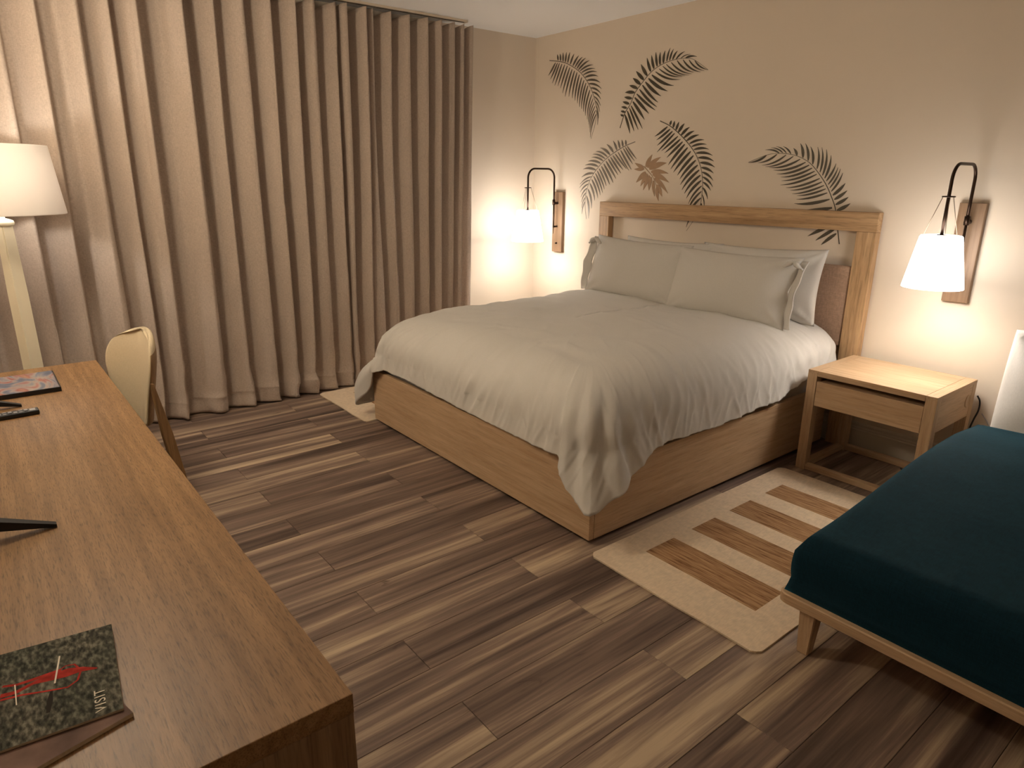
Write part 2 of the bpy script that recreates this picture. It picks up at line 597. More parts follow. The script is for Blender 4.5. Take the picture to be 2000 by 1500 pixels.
# ------------------------------------------------------------------ painted fronds on the bed wall
FRONDS={"a":[[[0.184,2.567],[0.301,2.546],[0.404,2.518],[0.54,2.451],[0.629,2.38],[0.697,2.299],[0.749,2.205],[0.769,2.128],[0.759,2.031],[0.718,1.92]],[[[0.267,2.546],[0.176,2.454]],[[0.324,2.538],[0.232,2.369]],[[0.404,2.515],[0.321,2.346]],[[0.473,2.479],[0.393,2.268]],[[0.54,2.444],[0.495,2.246]],[[0.607,2.389],[0.564,2.184]],[[0.663,2.336],[0.621,2.138]],[[0.72,2.255],[0.673,2.057]],[[0.75,2.184],[0.691,2.021]],[[0.77,2.114],[0.712,1.935]]],[[[0.295,2.552],[0.282,2.599]],[[0.359,2.535],[0.356,2.608]],[[0.416,2.517],[0.445,2.6]],[[0.483,2.485],[0.556,2.552]],[[0.528,2.459],[0.642,2.532]],[[0.562,2.439],[0.729,2.455]],[[0.607,2.4],[0.763,2.404]],[[0.652,2.351],[0.81,2.302]],[[0.708,2.284],[0.815,2.22]],[[0.749,2.212],[0.805,2.126]],[[0.768,2.142],[0.786,2.026]]]],"b":[[[1.034,1.986],[1.075,2.088],[1.131,2.156],[1.172,2.231],[1.239,2.295],[1.314,2.356],[1.405,2.395],[1.519,2.415],[1.615,2.414],[1.695,2.395],[1.817,2.32]],[[[1.067,2.072],[1.032,2.084]],[[1.092,2.116],[1.034,2.127]],[[1.131,2.163],[1.053,2.188]],[[1.172,2.231],[1.069,2.239]],[[1.214,2.272],[1.133,2.318]],[[1.264,2.317],[1.177,2.396]],[[1.314,2.356],[1.27,2.457]],[[1.363,2.382],[1.337,2.482]],[[1.405,2.395],[1.405,2.48]],[[1.454,2.408],[1.479,2.495]],[[1.495,2.414],[1.529,2.479]],[[1.543,2.415],[1.627,2.451]],[[1.615,2.415],[1.717,2.412]]],[[[1.075,2.088],[1.138,1.948]],[[1.11,2.128],[1.202,1.965]],[[1.132,2.15],[1.266,1.972]],[[1.156,2.193],[1.294,2.067]],[[1.181,2.23],[1.388,2.096]],[[1.223,2.277],[1.394,2.13]],[[1.265,2.305],[1.427,2.197]],[[1.306,2.338],[1.536,2.233]],[[1.356,2.364],[1.587,2.297]],[[1.405,2.389],[1.627,2.299]],[[1.454,2.402],[1.666,2.307]],[[1.535,2.413],[1.704,2.312]],[[1.616,2.41],[1.781,2.31]],[[1.696,2.392],[1.817,2.32]]]],"c":[[[1.43,2.016],[1.532,1.973],[1.637,1.902],[1.713,1.838],[1.774,1.773],[1.814,1.709],[1.841,1.64],[1.854,1.555],[1.849,1.437],[1.818,1.348],[1.745,1.244]],[[[1.51,1.977],[1.391,1.912]],[[1.548,1.951],[1.413,1.87]],[[1.578,1.933],[1.416,1.798]],[[1.624,1.899],[1.475,1.807]],[[1.654,1.872],[1.515,1.768]],[[1.684,1.849],[1.54,1.69]],[[1.729,1.811],[1.576,1.657]],[[1.767,1.768],[1.636,1.63]],[[1.799,1.72],[1.661,1.586]],[[1.824,1.672],[1.678,1.526]],[[1.843,1.619],[1.713,1.488]],[[1.852,1.566],[1.747,1.434]],[[1.855,1.512],[1.734,1.35]],[[1.853,1.437],[1.742,1.272]]],[[[1.524,1.981],[1.535,2.013]],[[1.569,1.952],[1.578,2.008]],[[1.6,1.927],[1.65,1.988]],[[1.638,1.899],[1.722,1.95]],[[1.675,1.871],[1.779,1.909]],[[1.712,1.841],[1.851,1.859]],[[1.742,1.813],[1.875,1.815]],[[1.773,1.778],[1.924,1.754]],[[1.805,1.73],[1.939,1.7]],[[1.827,1.683],[1.936,1.64]],[[1.841,1.64],[1.945,1.564]],[[1.852,1.587],[1.922,1.53]],[[1.856,1.534],[1.896,1.438]],[[1.855,1.448],[1.847,1.327]]]],"d":[[[1.201,1.88],[1.09,1.849],[0.968,1.797],[0.885,1.751],[0.809,1.691],[0.749,1.629],[0.707,1.56],[0.679,1.465],[0.68,1.368],[0.699,1.279]],[[[1.106,1.857],[1.099,1.895]],[[1.058,1.838],[1.037,1.9]],[[1.009,1.819],[0.962,1.891]],[[0.952,1.791],[0.844,1.851]],[[0.91,1.768],[0.757,1.814]],[[0.877,1.745],[0.732,1.778]],[[0.834,1.715],[0.674,1.729]],[[0.792,1.672],[0.635,1.68]],[[0.758,1.635],[0.612,1.572]],[[0.724,1.592],[0.605,1.527]],[[0.699,1.541],[0.623,1.463]],[[0.683,1.484],[0.631,1.393]],[[0.677,1.426],[0.644,1.322]]],[[[1.114,1.854],[1.218,1.759]],[[1.082,1.844],[1.189,1.728]],[[1.034,1.822],[1.166,1.662]],[[0.985,1.799],[1.114,1.688]],[[0.944,1.779],[1.067,1.653]],[[0.902,1.756],[1.028,1.617]],[[0.861,1.721],[0.975,1.569]],[[0.818,1.691],[0.911,1.55]],[[0.784,1.66],[0.879,1.503]],[[0.75,1.623],[0.841,1.462]],[[0.716,1.567],[0.78,1.423]],[[0.688,1.478],[0.722,1.289]]]],"e":[[[2.886,1.233],[2.863,1.318],[2.83,1.441],[2.793,1.514],[2.76,1.568],[2.724,1.614],[2.683,1.659],[2.637,1.701],[2.587,1.73],[2.521,1.754],[2.434,1.766],[2.336,1.76],[2.203,1.716]],[[[2.863,1.299],[2.772,1.219]],[[2.854,1.331],[2.734,1.25]],[[2.846,1.368],[2.657,1.267]],[[2.835,1.414],[2.595,1.37]],[[2.814,1.468],[2.563,1.449]],[[2.784,1.523],[2.575,1.478]],[[2.768,1.55],[2.581,1.507]],[[2.755,1.573],[2.551,1.518]],[[2.737,1.595],[2.526,1.541]],[[2.719,1.618],[2.502,1.56]],[[2.695,1.646],[2.459,1.579]],[[2.677,1.664],[2.466,1.608]],[[2.654,1.685],[2.436,1.627]],[[2.631,1.704],[2.416,1.654]],[[2.598,1.722],[2.369,1.678]],[[2.543,1.747],[2.34,1.685]],[[2.489,1.758],[2.313,1.693]],[[2.418,1.765],[2.277,1.71]],[[2.336,1.76],[2.204,1.714]]],[[[2.848,1.387],[2.926,1.422]],[[2.833,1.441],[2.909,1.489]],[[2.817,1.482],[2.893,1.534]],[[2.8,1.514],[2.868,1.587]],[[2.784,1.541],[2.835,1.663]],[[2.768,1.568],[2.817,1.672]],[[2.749,1.595],[2.795,1.697]],[[2.734,1.614],[2.746,1.765]],[[2.711,1.636],[2.704,1.786]],[[2.682,1.664],[2.669,1.792]],[[2.642,1.701],[2.606,1.807]],[[2.597,1.727],[2.568,1.829]],[[2.542,1.749],[2.51,1.796]],[[2.488,1.762],[2.417,1.811]],[[2.455,1.767],[2.368,1.807]],[[2.423,1.767],[2.315,1.79]]]],"m":[[[1.302,1.698],[1.352,1.658],[1.394,1.621],[1.433,1.561],[1.466,1.448]],[[[1.318,1.69],[1.376,1.783]],[[1.33,1.687],[1.46,1.763]],[[1.347,1.678],[1.519,1.721]],[[1.368,1.658],[1.542,1.646]],[[1.384,1.644],[1.553,1.582]],[[1.405,1.618],[1.55,1.504]],[[1.433,1.567],[1.497,1.48]]],[[[1.307,1.687],[1.209,1.725]],[[1.311,1.681],[1.205,1.679]],[[1.329,1.661],[1.233,1.58]],[[1.345,1.649],[1.279,1.554]],[[1.365,1.638],[1.309,1.525]],[[1.378,1.627],[1.367,1.523]],[[1.403,1.601],[1.425,1.481]],[[1.438,1.55],[1.466,1.448]]]]}
def leaflet(b, p0, p1, bend, wmax, n=7, y=-0.0012):
    p0 = Vector(p0)
    p1 = Vector(p1)
    d = p1-p0
    L = d.length
    if L < 1e-4:
        return
    ctrl = p0 + d*0.45 + bend
    L_, R_ = [], []
    for i in range(n+1):
        t_ = i/n
        q = p0*(1-t_)**2 + ctrl*2*t_*(1-t_) + p1*t_*t_
        tg = ((ctrl-p0)*(1-t_) + (p1-ctrl)*t_).normalized()
        nn = Vector((-tg.y, tg.x))
        ww = wmax*0.5*(math.sin(PI*min(1, (t_**0.8*0.86+0.12)))**1.1)
        if t_ > 0.97:
            ww = 0.0006
        L_.append((q+nn*ww))
        R_.append((q-nn*ww))
    poly = L_ + R_[::-1]
    return L_, R_
def frond_mesh(fr, wmax, count, stem_w=0.006, fat=False):
    sp, A, B = fr
    b = bmesh.new()
    lay = [0]
    def strip(L_, R_):
        lay[0] += 1
        yy = -0.0012 - 0.00006*(lay[0] % 17)
        lv = [(b.verts.new((p.x, yy, p.y)), b.verts.new((p.x, 0.0, p.y))) for p in L_]
        rv = [(b.verts.new((p.x, yy, p.y)), b.verts.new((p.x, 0.0, p.y))) for p in R_]
        for i in range(len(lv)-1):
            b.faces.new((lv[i][0], rv[i][0], rv[i+1][0], lv[i+1][0]))
            b.faces.new((lv[i][0], lv[i+1][0], lv[i+1][1], lv[i][1]))
            b.faces.new((rv[i][0], rv[i][1], rv[i+1][1], rv[i+1][0]))
    # stem
    path = [Vector((p.x, p.y)) for p in smooth_path([(a, c, 0) for a, c in sp], 6)]
    L_, R_ = [], []
    for i, p in enumerate(path):
        a = path[max(0, i-1)]
        c = path[min(len(path)-1, i+1)]
        tg = (c-a).normalized()
        nn = Vector((-tg.y, tg.x))
        ww = stem_w*0.5*(1-0.75*i/len(path))
        L_.append(p+nn*ww)
        R_.append(p-nn*ww)
    strip(L_, R_)
    for K in (A, B):
        # resample the traced leaflets evenly
        if fat:
            prs = [(Vector(k[0]), Vector(k[1])) for k in K]
        else:
            prs = []
            m = count
            for j in range(m):
                f = j/(m-1)*(len(K)-1)
                i0 = min(int(f), len(K)-2)
                g = f-i0
                prs.append((Vector(K[i0][0])*(1-g)+Vector(K[i0+1][0])*g, Vector(K[i0][1])*(1-g)+Vector(K[i0+1][1])*g))
        def gap_to(j, k):
            if not 0 <= k < len(prs):
                return 9.0
            (p, q), (p2, q2) = prs[j], prs[k]
            d_ = (q2-p2)
            m_ = (p+q)/2
            return abs(d_.x*(m_-p2).y - d_.y*(m_-p2).x)/max(d_.length, 1e-4)
        for j, (p, q) in enumerate(prs):
            wj = min(wmax, (0.60 if not fat else 1.05)*min(gap_to(j, j-1), gap_to(j, j+1)))
            wj = max(wj, 0.006)
            # nearest stem tangent -> the leaflet leaves the stem at an angle and droops on
            k = min(range(len(path)), key=lambda i: (path[i]-p).length)
            tg = (path[min(k+1, len(path)-1)]-path[max(k-1, 0)]).normalized()
            d = q-p
            side = Vector((-tg.y, tg.x))
            if side.dot(d) < 0:
                side = -side
            bend = side*d.length*(0.16 if not fat else 0.08) - tg*d.length*0.04
            base = p + d*0.05
            jit = 1+0.08*nz(j*3.3, p.x*5)
            r = leaflet(b, base, p+d*jit if not fat else q, bend, wj, 7 if not fat else 9)
            if r:
                strip(*r)
    return b
def decal(key, mat, wmax, count, label, name='palm_frond_decal', cat='wall decal', **kw):
    o = obj(name, frond_mesh(FRONDS[key], wmax, count, **kw), mat)
    o.location = (0, -0.0004, 0)
    tag(o, label, cat, 'stencilled leaves on the bed wall')
decal('a', M_LEAF_GLARE, 0.019, 22, 'palm frond stencil greyed for lamp glare, nearest the room corner, its tip hanging straight down')
decal('b', M_LEAF, 0.026, 21, 'highest dark palm frond stencil, arching up to the right under the ceiling')
decal('c', M_LEAF, 0.026, 20, 'dark palm frond stencil drooping behind the middle of the headboard rail')
decal('d', M_LEAFG, 0.019, 20, 'pale grey palm frond stencil just right of the sconce in the corner')
decal('e', M_LEAF, 0.028, 21, 'dark palm frond stencil above the right end of the headboard, tip pointing left')
decal('m', M_TAN, 0.062, 9, 'small tan split-leaf stencil between the fronds above the headboard', name='monstera_leaf_decal', fat=True)

# ------------------------------------------------------------------ bed
BX0, BX1, BY, BH = 0.922, 2.995, -2.1727, 0.372
bed = thing('bed', 'king-size oak platform bed with open-top framed headboard against the mural wall', 'bed', (1.96, 0, 0))
ox = -1.96
def bp(name, b, m, smooth=False, par=None):
    bmesh.ops.translate(b, verts=b.verts, vec=(ox, 0, 0))
    return obj(name, b, m, par or bed, smooth)
bp('foot_panel', bx(BX0, BX1-0.0012, BY, BY+0.03, 0.022, BH, 0.002), M_OAK_X)
bp('side_panel', bx(BX1-0.03, BX1, BY+0.0305, -0.10, 0.022, BH, 0.002), M_OAK_Y)
bp('side_panel', bx(BX0, BX0+0.03, BY+0.0305, -0.10, 0.022, BH, 0.002), M_OAK_Y)
bp('plinth', bx(BX0+0.04, BX1-0.04, BY+0.04, -0.12, 0.0, 0.06), M_BLACKM)
bp('deck', bx(BX0+0.03, BX1-0.03, BY+0.03, -0.10, 0.27, 0.30), M_OAK_X)
HX0, HX1, HH, HYF = 0.908, 3.119, 1.429, -0.060
bp('top_rail', bx(HX0, HX1, HYF, -0.004, 1.3185, HH, 0.003), M_HB_X)
bp('post', bx(HX0, 1.014, HYF, -0.004, 0.0, 1.3182, 0.003), M_HB_Z)
bp('post', bx(3.005, HX1, HYF, -0.004, 0.0, 1.3182, 0.003), M_HB_Z)
bp('lower_rail', bx(1.0145, 3.0045, -0.030, -0.012, 0.20, 0.66), M_HB_X)
def cushion_box(x0, x1, y0, y1, z0, z1, r, seg=5):
    return bx(x0, x1, y0, y1, z0, z1, r, seg=seg)
bp('upholstered_panel', cushion_box(1.0165, 3.0025, -0.052, -0.012, 0.622, 1.112, 0.014), M_PANEL, True)

# mattress
mt = obj('mattress', bx(0.96, 2.955, -2.13, -0.12, 0.302, 0.60, 0.05, seg=4), M_MATT, smooth=True)
tag(mt, 'thick white mattress set inside the oak platform bed under the duvet', 'mattress')

# duvet ------------------------------------------------------------
def duvet_mesh():
    XR, XL, YH, YF, rc, xc, ysp = 2.90, 1.02, -0.125, -2.08, 0.07, 1.96, -1.30
    path = []     # (bx,by,nx,ny,kind,coord)
    n1 = 230
    for k in range(n1):
        y = YH + (YF+rc-YH)*k/n1
        path.append((XR, y, 1, 0, 'R', y))
    n2 = 60
    for k in range(n2):
        a = -PI/2*k/n2
        path.append((XR-rc+rc*math.cos(a), YF+rc+rc*math.sin(a), math.cos(a), math.sin(a), 'CR', k/n2))
    n3 = 230
    for k in range(n3):
        x = XR-rc + (XL-XR+2*rc)*k/n3
        path.append((x, YF, 0, -1, 'F', x))
    for k in range(n2):
        a = -PI/2 - PI/2*k/n2
        path.append((XL+rc+rc*math.cos(a), YF+rc+rc*math.sin(a), math.cos(a), math.sin(a), 'CL', k/n2))
    n4 = 160
    for k in range(n4+1):
        y = YF+rc + (YH-YF-rc)*k/n4
        path.append((XL, y, -1, 0, 'L', y))
    hemR = [(-2.01, .31), (-1.84, .40), (-1.72, .410), (-1.3, .396), (-.75, .42), (-.45, .50), (-.15, .53)]
    hemCR = [(0, .31), (.2, .27), (.42, .212), (.55, .204), (.8, .29), (1, .37)]
    hemF = [(1.0, .405), (1.2, .412), (1.46, .412), (1.75, .395), (2.3, .380), (2.62, .378), (2.80, .39), (2.83, .36)]
    hemCL = [(0, .405), (.22, .38), (.42, .22), (.62, .085), (.8, .085), (1, .12)]
    hemL = [(-2.01, .12), (-1.8, .24), (-1.5, .31), (-1.0, .33), (-.15, .36)]
    offR = [(-2.01, .165), (-1.75, .135), (-.9, .13), (-.12, .135)]
    offCR = [(0, .165), (.5, .245), (1, .135)]
    offF = [(1.0, .105), (1.5, .105), (2.5, .108), (2.83, .125)]
    offCL = [(0, .105), (.25, .15), (.6, .30), (1, .27)]
    offL = [(-2.01, .27), (-1.8, .20), (-1.4, .15), (-.12, .15)]
    bulL = [(-2.01, .09), (-1.8, .05), (-1.5, .02), (-.1, .01)]
    hem = dict(R=hemR, CR=hemCR, F=hemF, CL=hemCL, L=hemL)
    off = dict(R=offR, CR=offCR, F=offF, CL=offCL, L=offL)
    def arc_s():
        s = 0
        out = [0]
        for p, q in zip(path, path[1:]):
            s += math.hypot(q[0]-p[0], q[1]-p[1])*(1 if p[4][0] != 'C' else 3.0)
            out.append(s)
        return out
    SS = arc_s()
    sCR = SS[n1+n2//2]
    sCL = SS[n1+n2+n3+n2//2]
    b = bmesh.new()
    NT, NA, NHG = 26, 14, 20
    RI = 0.27
    def ztop(x, y):
        d = 0.775 + 0.012*math.cos((x-xc)*1.4)
        d += 0.016*nz(x*1.7, y*1.7, 1) + 0.010*nz(x*3.7+2, y*3.1, 4)
        d -= 0.055*sstep((-1.55-y)/0.6)                       # slumps to the foot
        d += 0.012*math.exp(-((x-2.2)/0.35)**2-((y+1.15)/0.25)**2)
        d -= 0.022*math.exp(-((x-1.75)/0.22)**2-((y+1.35)/0.13)**2)
        d -= 0.018*math.exp(-((x-1.55)/0.25)**2-((y+0.95)/0.12)**2)
        rg = 1-abs(nz(x*4.5+0.8*y, y*5.5, 9))*2.2
        d += 0.006*max(0, rg)**3
        rg2 = 1-abs(nz(x*2.6-1.5*y, y*3.0+x, 19))*3.5
        d += 0.006*max(0, rg2)**2
        return d
    def crease(s, z):
        q = 0
        for fr, sl, sd, sharp in ((6.0, 4.0, 11, 4.5), (10.0, -3.0, 23, 5.0), (15.0, 6.0, 37, 4.0)):
            n_ = nz(s*fr+z*sl, z*1.6, sd)
            q += max(0, 1-abs(n_)*sharp)*(0.5+nz(s*1.7, z*1.5, sd+2))
        return min(1.6, max(-0.2, q))
    grid = []
    for idx, (px, py, nx, ny, kd, co) in enumerate(path):
        s = SS[idx]
        cx, cy = (xc, py) if py > ysp else (xc, ysp)
        col = []
        dx, dy = px-cx, py-cy
        Ln = math.hypot(dx, dy)
        ux, uy = dx/Ln, dy/Ln
        # blend the fan direction with the outward normal near the rim
        hz = interp(hem[kd], co)
        oh = interp(off[kd], co)
        bl = 0.0
        if kd == 'L':
            bl = interp(bulL, co)
        elif kd == 'CL':
            bl = 0.09*sstep(co*1.6)
        wc = math.exp(-((s-sCR)/0.26)**2)
        wl_ = math.exp(-((s-sCL)/0.30)**2)
        inner = 1-RI/Ln*max(0.6, 1)
        for j in range(NT):
            f = (j/(NT-1))**0.9*inner
            x, y = cx+dx*f, cy+dy*f
            col.append((x, y, ztop(x, y)))
        x0, y0, z0 = col[-1]
        # quarter-round shoulder from (x0,y0,z0) out to px + o_s
        osh = min(oh, 0.13)*0.9
        ex, ey = px+nx*osh, py+ny*osh
        zc = min(0.30, max(0.10, (z0-hz)*0.72))
        for j in range(1, NA+1):
            a = PI/2*j/NA
            sx = math.sin(a)**0.92
            x = x0+(ex-x0)*sx
            y = y0+(ey-y0)*sx
            z = z0 - zc*(1-math.cos(a))
            k = j/NA
            # wrinkles running over the shoulder
            wv = nz(s*5.5+z*2.2, z*2.0, 2)*0.55 + nz(s*13+z*5, z*2.5, 6)*0.45
            rid = crease(s, z)
            m = k*(0.013*wv) + min(1, k*1.6)*0.011*rid
            m += k*k*wc*0.015*math.sin((s-sCR)*2*PI/0.125+1.2)
            col.append((x+nx*m, y+ny*m, z+m*0.3*(1-k)))
        xs, ys, zs = ex, ey, z0-zc
        for j in range(1, NHG+1):
            v = j/NHG
            z = zs+(hz-zs)*v
            o = osh + (oh-osh)*v + bl*math.sin(PI*min(1, v*0.9+0.1))
            wv = nz(s*5.5+z*2.2, z*2.0, 2)*0.55 + nz(s*13+z*5, z*2.5, 6)*0.45
            rid = crease(s, z)
            m = 0.013*wv + 0.011*rid
            m += wc*(0.015-0.004*v)*math.sin((s-sCR)*2*PI/0.125+1.2)
            m += wl_*v*0.025*math.sin((s-sCL)*2*PI/0.17)
            if kd == 'F':
                m = min(m, 0.010)*(1-0.5*v)
            zz = z + (0.007*nz(s*9, 3.3)+0.004*nz(s*26, 1.1))*v*(1-wc)
            col.append((px+nx*(o+m), py+ny*(o+m), zz))
        grid.append([b.verts.new(c) for c in col])
    for i in range(len(grid)-1):
        for j in range(len(grid[0])-1):
            b.faces.new((grid[i][j], grid[i][j+1], grid[i+1][j+1], grid[i+1][j]))
    bmesh.ops.remove_doubles(b, verts=b.verts, dist=0.0004)
    bmesh.ops.recalc_face_normals(b, faces=b.faces)
    return b
dv = obj('duvet', duvet_mesh(), M_SHEET, smooth=True)
sd = dv.modifiers.new('thickness', 'SOLIDIFY')
sd.thickness = 0.014
sd.offset = -1
tag(dv, 'plump white duvet spread over the bed, its corners hanging past the oak base', 'duvet')

# pillows ------------------------------------------------------------
def pillow_mesh(w_, h_, t_, seed, n=44, m=32, ear=0.05):
    b = bmesh.new()
    sides = []
    for sgn in (1, -1):
        g = []
        for i in range(n+1):
            r = []
            for j in range(m+1):
                u = -1+2*i/n
                v = -1+2*j/m
                u = math.copysign(abs(u)**0.85, u)
                v = math.copysign(abs(v)**0.85, v)
                x = u*w_/2*(1-ear*(1-v*v))
                y = v*h_/2*(1-ear*1.6*(1-u*u))
                e = max(0, (1-abs(u)**2.6))**0.55*max(0, (1-abs(v)**2.4))**0.6
                z = sgn*t_/2*e
                k = e*(1-e*0.5)
                cr = max(abs(u), abs(v))
                z += sgn*0.010*nz(x*6+seed, y*6, seed*1.7)*k*2
                # creases drawn into the corners
                ang = math.atan2(1-abs(v)+0.02, 1-abs(u)+0.02)
                z += sgn*0.009*math.sin(ang*11+seed)*max(0, abs(u)+abs(v)-1.05)*min(1, e*6)
                r.append(b.verts.new((x, y, z)))
            g.append(r)
        sides.append(g)
        for i in range(n):
            for j in range(m):
                q = (g[i][j], g[i+1][j], g[i+1][j+1], g[i][j+1])
                b.faces.new(q if sgn > 0 else q[::-1])
    bmesh.ops.remove_doubles(b, verts=b.verts, dist=0.0005)
    return b
def pillow(label, x, y, z, w_, h_, t_, lean, seed, roll=0.0, yaw=0.0, mat=None, group='white bed pillows', ear=0.05):
    o = obj('pillow', pillow_mesh(w_, h_, t_, seed, ear=ear), mat or M_SHEET, smooth=True)
    o.rotation_mode = 'XYZ'
    R_ = Matrix.Rotation(yaw, 4, 'Z') @ Matrix.Rotation(PI/2-lean, 4, 'X') @ Matrix.Rotation(roll, 4, 'Z')
    o.matrix_world = Matrix.Translation((x, y, z)) @ R_
    tag(o, label, 'pillow', group)
    return o
pillow('white pillow behind the left front pillow, only its top edge showing', 1.76, -0.205, 0.965, 0.86, 0.46, 0.15, 0.16, 1.3, group='back pillows against the headboard')
pillow('white pillow behind the right front pillow, its pointed corner toward the headboard post', 2.475, -0.20, 0.975, 0.88, 0.46, 0.15, 0.16, 4.1, roll=0.02, group='back pillows against the headboard')
pl = pillow('white front pillow on the left, nearer the curtain, its ends tied off', 1.60, -0.375, 0.970, 0.90, 0.45, 0.19, 0.30, 2.2, roll=-0.02, group='front pillows with tied ends')
pr = pillow('white front pillow on the right, leaning over the left one, knot at its corner', 2.405, -0.40, 0.955, 0.90, 0.45, 0.20, 0.32, 7.7, group='front pillows with tied ends')
# tied open ends of the pillow cases
def flange(par, sgn):
    b = bmesh.new()
    g = []
    for i in range(7):
        r = []
        for j in range(25):
            v = -1+2*j/24
            f = i/6
            x = sgn*(0.445 - 0.02*(1-v*v) + 0.055*f*(1-0.3*v*v))
            z = 0.018*(1-abs(v))+0.035*f*math.cos(v*1.4) + 0.006*math.sin(v*9+f*2)
            r.append(b.verts.new((x, v*0.205, z)))
        g.append(r)
    for i in range(6):
        for j in range(24):
            b.faces.new((g[i][j], g[i+1][j], g[i+1][j+1], g[i][j+1]))
    o = obj('case_hem', b, M_SHEET, par, True)
    s_ = o.modifiers.new('thickness', 'SOLIDIFY')
    s_.thickness = 0.006
    pts = [(sgn*0.36, 0.150, 0.045), (sgn*0.40, 0.175, 0.055), (sgn*0.425, 0.180, 0.06), (sgn*0.45, 0.165, 0.06), (sgn*0.485, 0.145, 0.045)]
    bb = tube(smooth_path(pts, 5), [0.004+0.012*abs(math.sin(i*0.33)) for i in range(21)], n=8)
    obj('knot', bb, M_SHEET, par, True)
flange(pr, 1)
flange(pl, -1)

# ------------------------------------------------------------------ sconces
def sconce(label, px, shade_mat, watts):
    t = thing('wall_sconce', label, 'wall lamp', (px, 0, 0), group='wall lamps beside the bed')
    obj('backplate', bx(-0.063, 0.063, -0.032, -0.001, 0.978, 1.496, 0.003), M_PLATE, t)
    ys, zt, r = -0.372, 1.685, 0.075
    pts = [(0, -0.076, 1.40), (0, -0.076, 1.50), (0, -0.076, zt-r)]
    for k in range(1, 9):
        a = PI/2*k/8
        pts.append((0, -0.076-r*(1-math.cos(a)), zt-r+r*math.sin(a)))
    for k in range(0, 9):
        a = PI/2*k/8
        pts.append((0, ys+r-r*math.sin(a), zt-r+r*math.cos(a)))
    pts += [(0, ys, 1.50), (0, ys, 1.335)]
    obj('arm', tube(pts, 0.0079, n=12), M_BRONZE, t, True)
    b = tube([(0, -0.033, 1.40), (0, -0.085, 1.40)], 0.011, n=12)
    tube([(0, -0.076, 1.385), (0, -0.076, 1.43)], 0.013, b, n=12)
    obj('bracket', b, M_BRONZE, t, True)
    obj('rod_clip', tube([(0, -0.033, 1.20), (0, -0.078, 1.20)], 0.008, n=10), M_BRONZE, t, True)
    b = tube([(0, -0.074, 1.395), (0, -0.074, 1.19)], 0.0065, n=10)
    tube([(0, -0.074, 1.21), (0, -0.074, 1.14)], [0.005, 0.002], b, n=8)
    obj('lower_rod', b, M_BRONZE, t, True)
    obj('switch_knob', tube([(0, -0.031, 1.055), (0, -0.048, 1.055)], 0.007, n=10), M_BRONZE, t, True)
    obj('wire_disc', lathe([(0.001, 1.527), (0.028, 1.528), (0.030, 1.531), (0.028, 1.534), (0.001, 1.535)], 24, cx=0, cy=ys), M_BRONZE, t, True)
    for k in range(3):
        a = PI/6+2*PI*k/3 + 0.5
        obj('wire', tube([(0.026*math.cos(a), ys+0.026*math.sin(a), 1.529), (0.086*math.cos(a), ys+0.086*math.sin(a), 1.34)], 0.0016, n=6), M_WIRE, t, True)
    sh = lathe([(0.135, 1.090), (0.1375, 1.089), (0.1375, 1.092), (0.094, 1.338), (0.090, 1.345), (0.080, 1.347), (0.018, 1.347), (0.018, 1.343), (0.082, 1.342), (0.089, 1.334), (0.133, 1.094), (0.135, 1.090)], 56, cx=0, cy=ys)
    obj('shade', sh, shade_mat, t, True)
    obj('socket', lathe([(0.0, 1.352), (0.022, 1.350), (0.022, 1.29), (0.016, 1.28), (0.0, 1.28)], 20, cx=0, cy=ys), M_BRONZE, t, True)
    l = bpy.data.lights.new('sconce_bulb', 'POINT')
    l.energy = watts
    l.color = LAMP_COL
    l.shadow_soft_size = 0.028
    lo = bpy.data.objects.new('sconce_bulb', l)
    C.objects.link(lo)
    lo.location = (0, ys, 1.205)
    lo.parent = t
sconce('lit white-shaded wall sconce with hooked arm in the corner by the curtain', 0.365, M_SHADE_CORNER, SCONCE_BULB*0.75)
sconce('lit white-shaded wall sconce with hooked arm above the nightstand', 3.567, M_SHADE, SCONCE_BULB)

# ------------------------------------------------------------------ nightstand
NX0, NX1, NY, NB, NH = 3.1026, 3.7631, -0.588, -0.064, 0.593
ns = thing('nightstand', 'pale oak nightstand with one drawer and an open base beside the bed', 'nightstand', ((NX0+NX1)/2, (NY+NB)/2, 0))
nox, noy = -(NX0+NX1)/2, -(NY+NB)/2
def npart(name, b, m, par=None, smooth=False):
    bmesh.ops.translate(b, verts=b.verts, vec=(nox, noy, 0))
    return obj(name, b, m, par or ns, smooth)
LW = 0.053
for xa, xb in ((NX0, NX0+LW), (NX1-LW, NX1)):
    for ya, yb in ((NY, NY+LW), (NB-LW, NB)):
        npart('leg', bx(xa, xb, ya, yb, 0.0, NH-0.018, 0.0012), M_OAK_Z)
npart('top', bx(NX0+LW+0.0012, NX1-LW-0.0012, NY, NB, 0.562, NH, 0.0012), M_OAK_X)
npart('top_edge', bx(NX0, NX0+LW, NY, NB, NH-0.018, NH, 0.0012), M_OAK_Y)
npart('top_edge', bx(NX1-LW, NX1, NY, NB, NH-0.018, NH, 0.0012), M_OAK_Y)
npart('side_panel', bx(NX0+0.004, NX0+0.024, NY+LW, NB-LW, 0.40, NH-0.018), M_OAK_Y)
spn = npart('side_panel', bx(NX1-0.024, NX1-0.001, NY+LW, NB-LW, 0.40, NH-0.018), M_OAK_Y)
b = lathe([(0.0, 0.0), (0.030, 0.0), (0.034, 0.003), (0.036, 0.0015), (0.036, -0.002)], 32)
bmesh.ops.rotate(b, verts=b.verts, cent=(0, 0, 0), matrix=Matrix.Rotation(PI/2, 3, 'Y'))
bmesh.ops.translate(b, verts=b.verts, vec=(NX1-0.0005, -0.155, 0.492))
npart('cable_grommet', b, M_OAK_Z, spn, True)
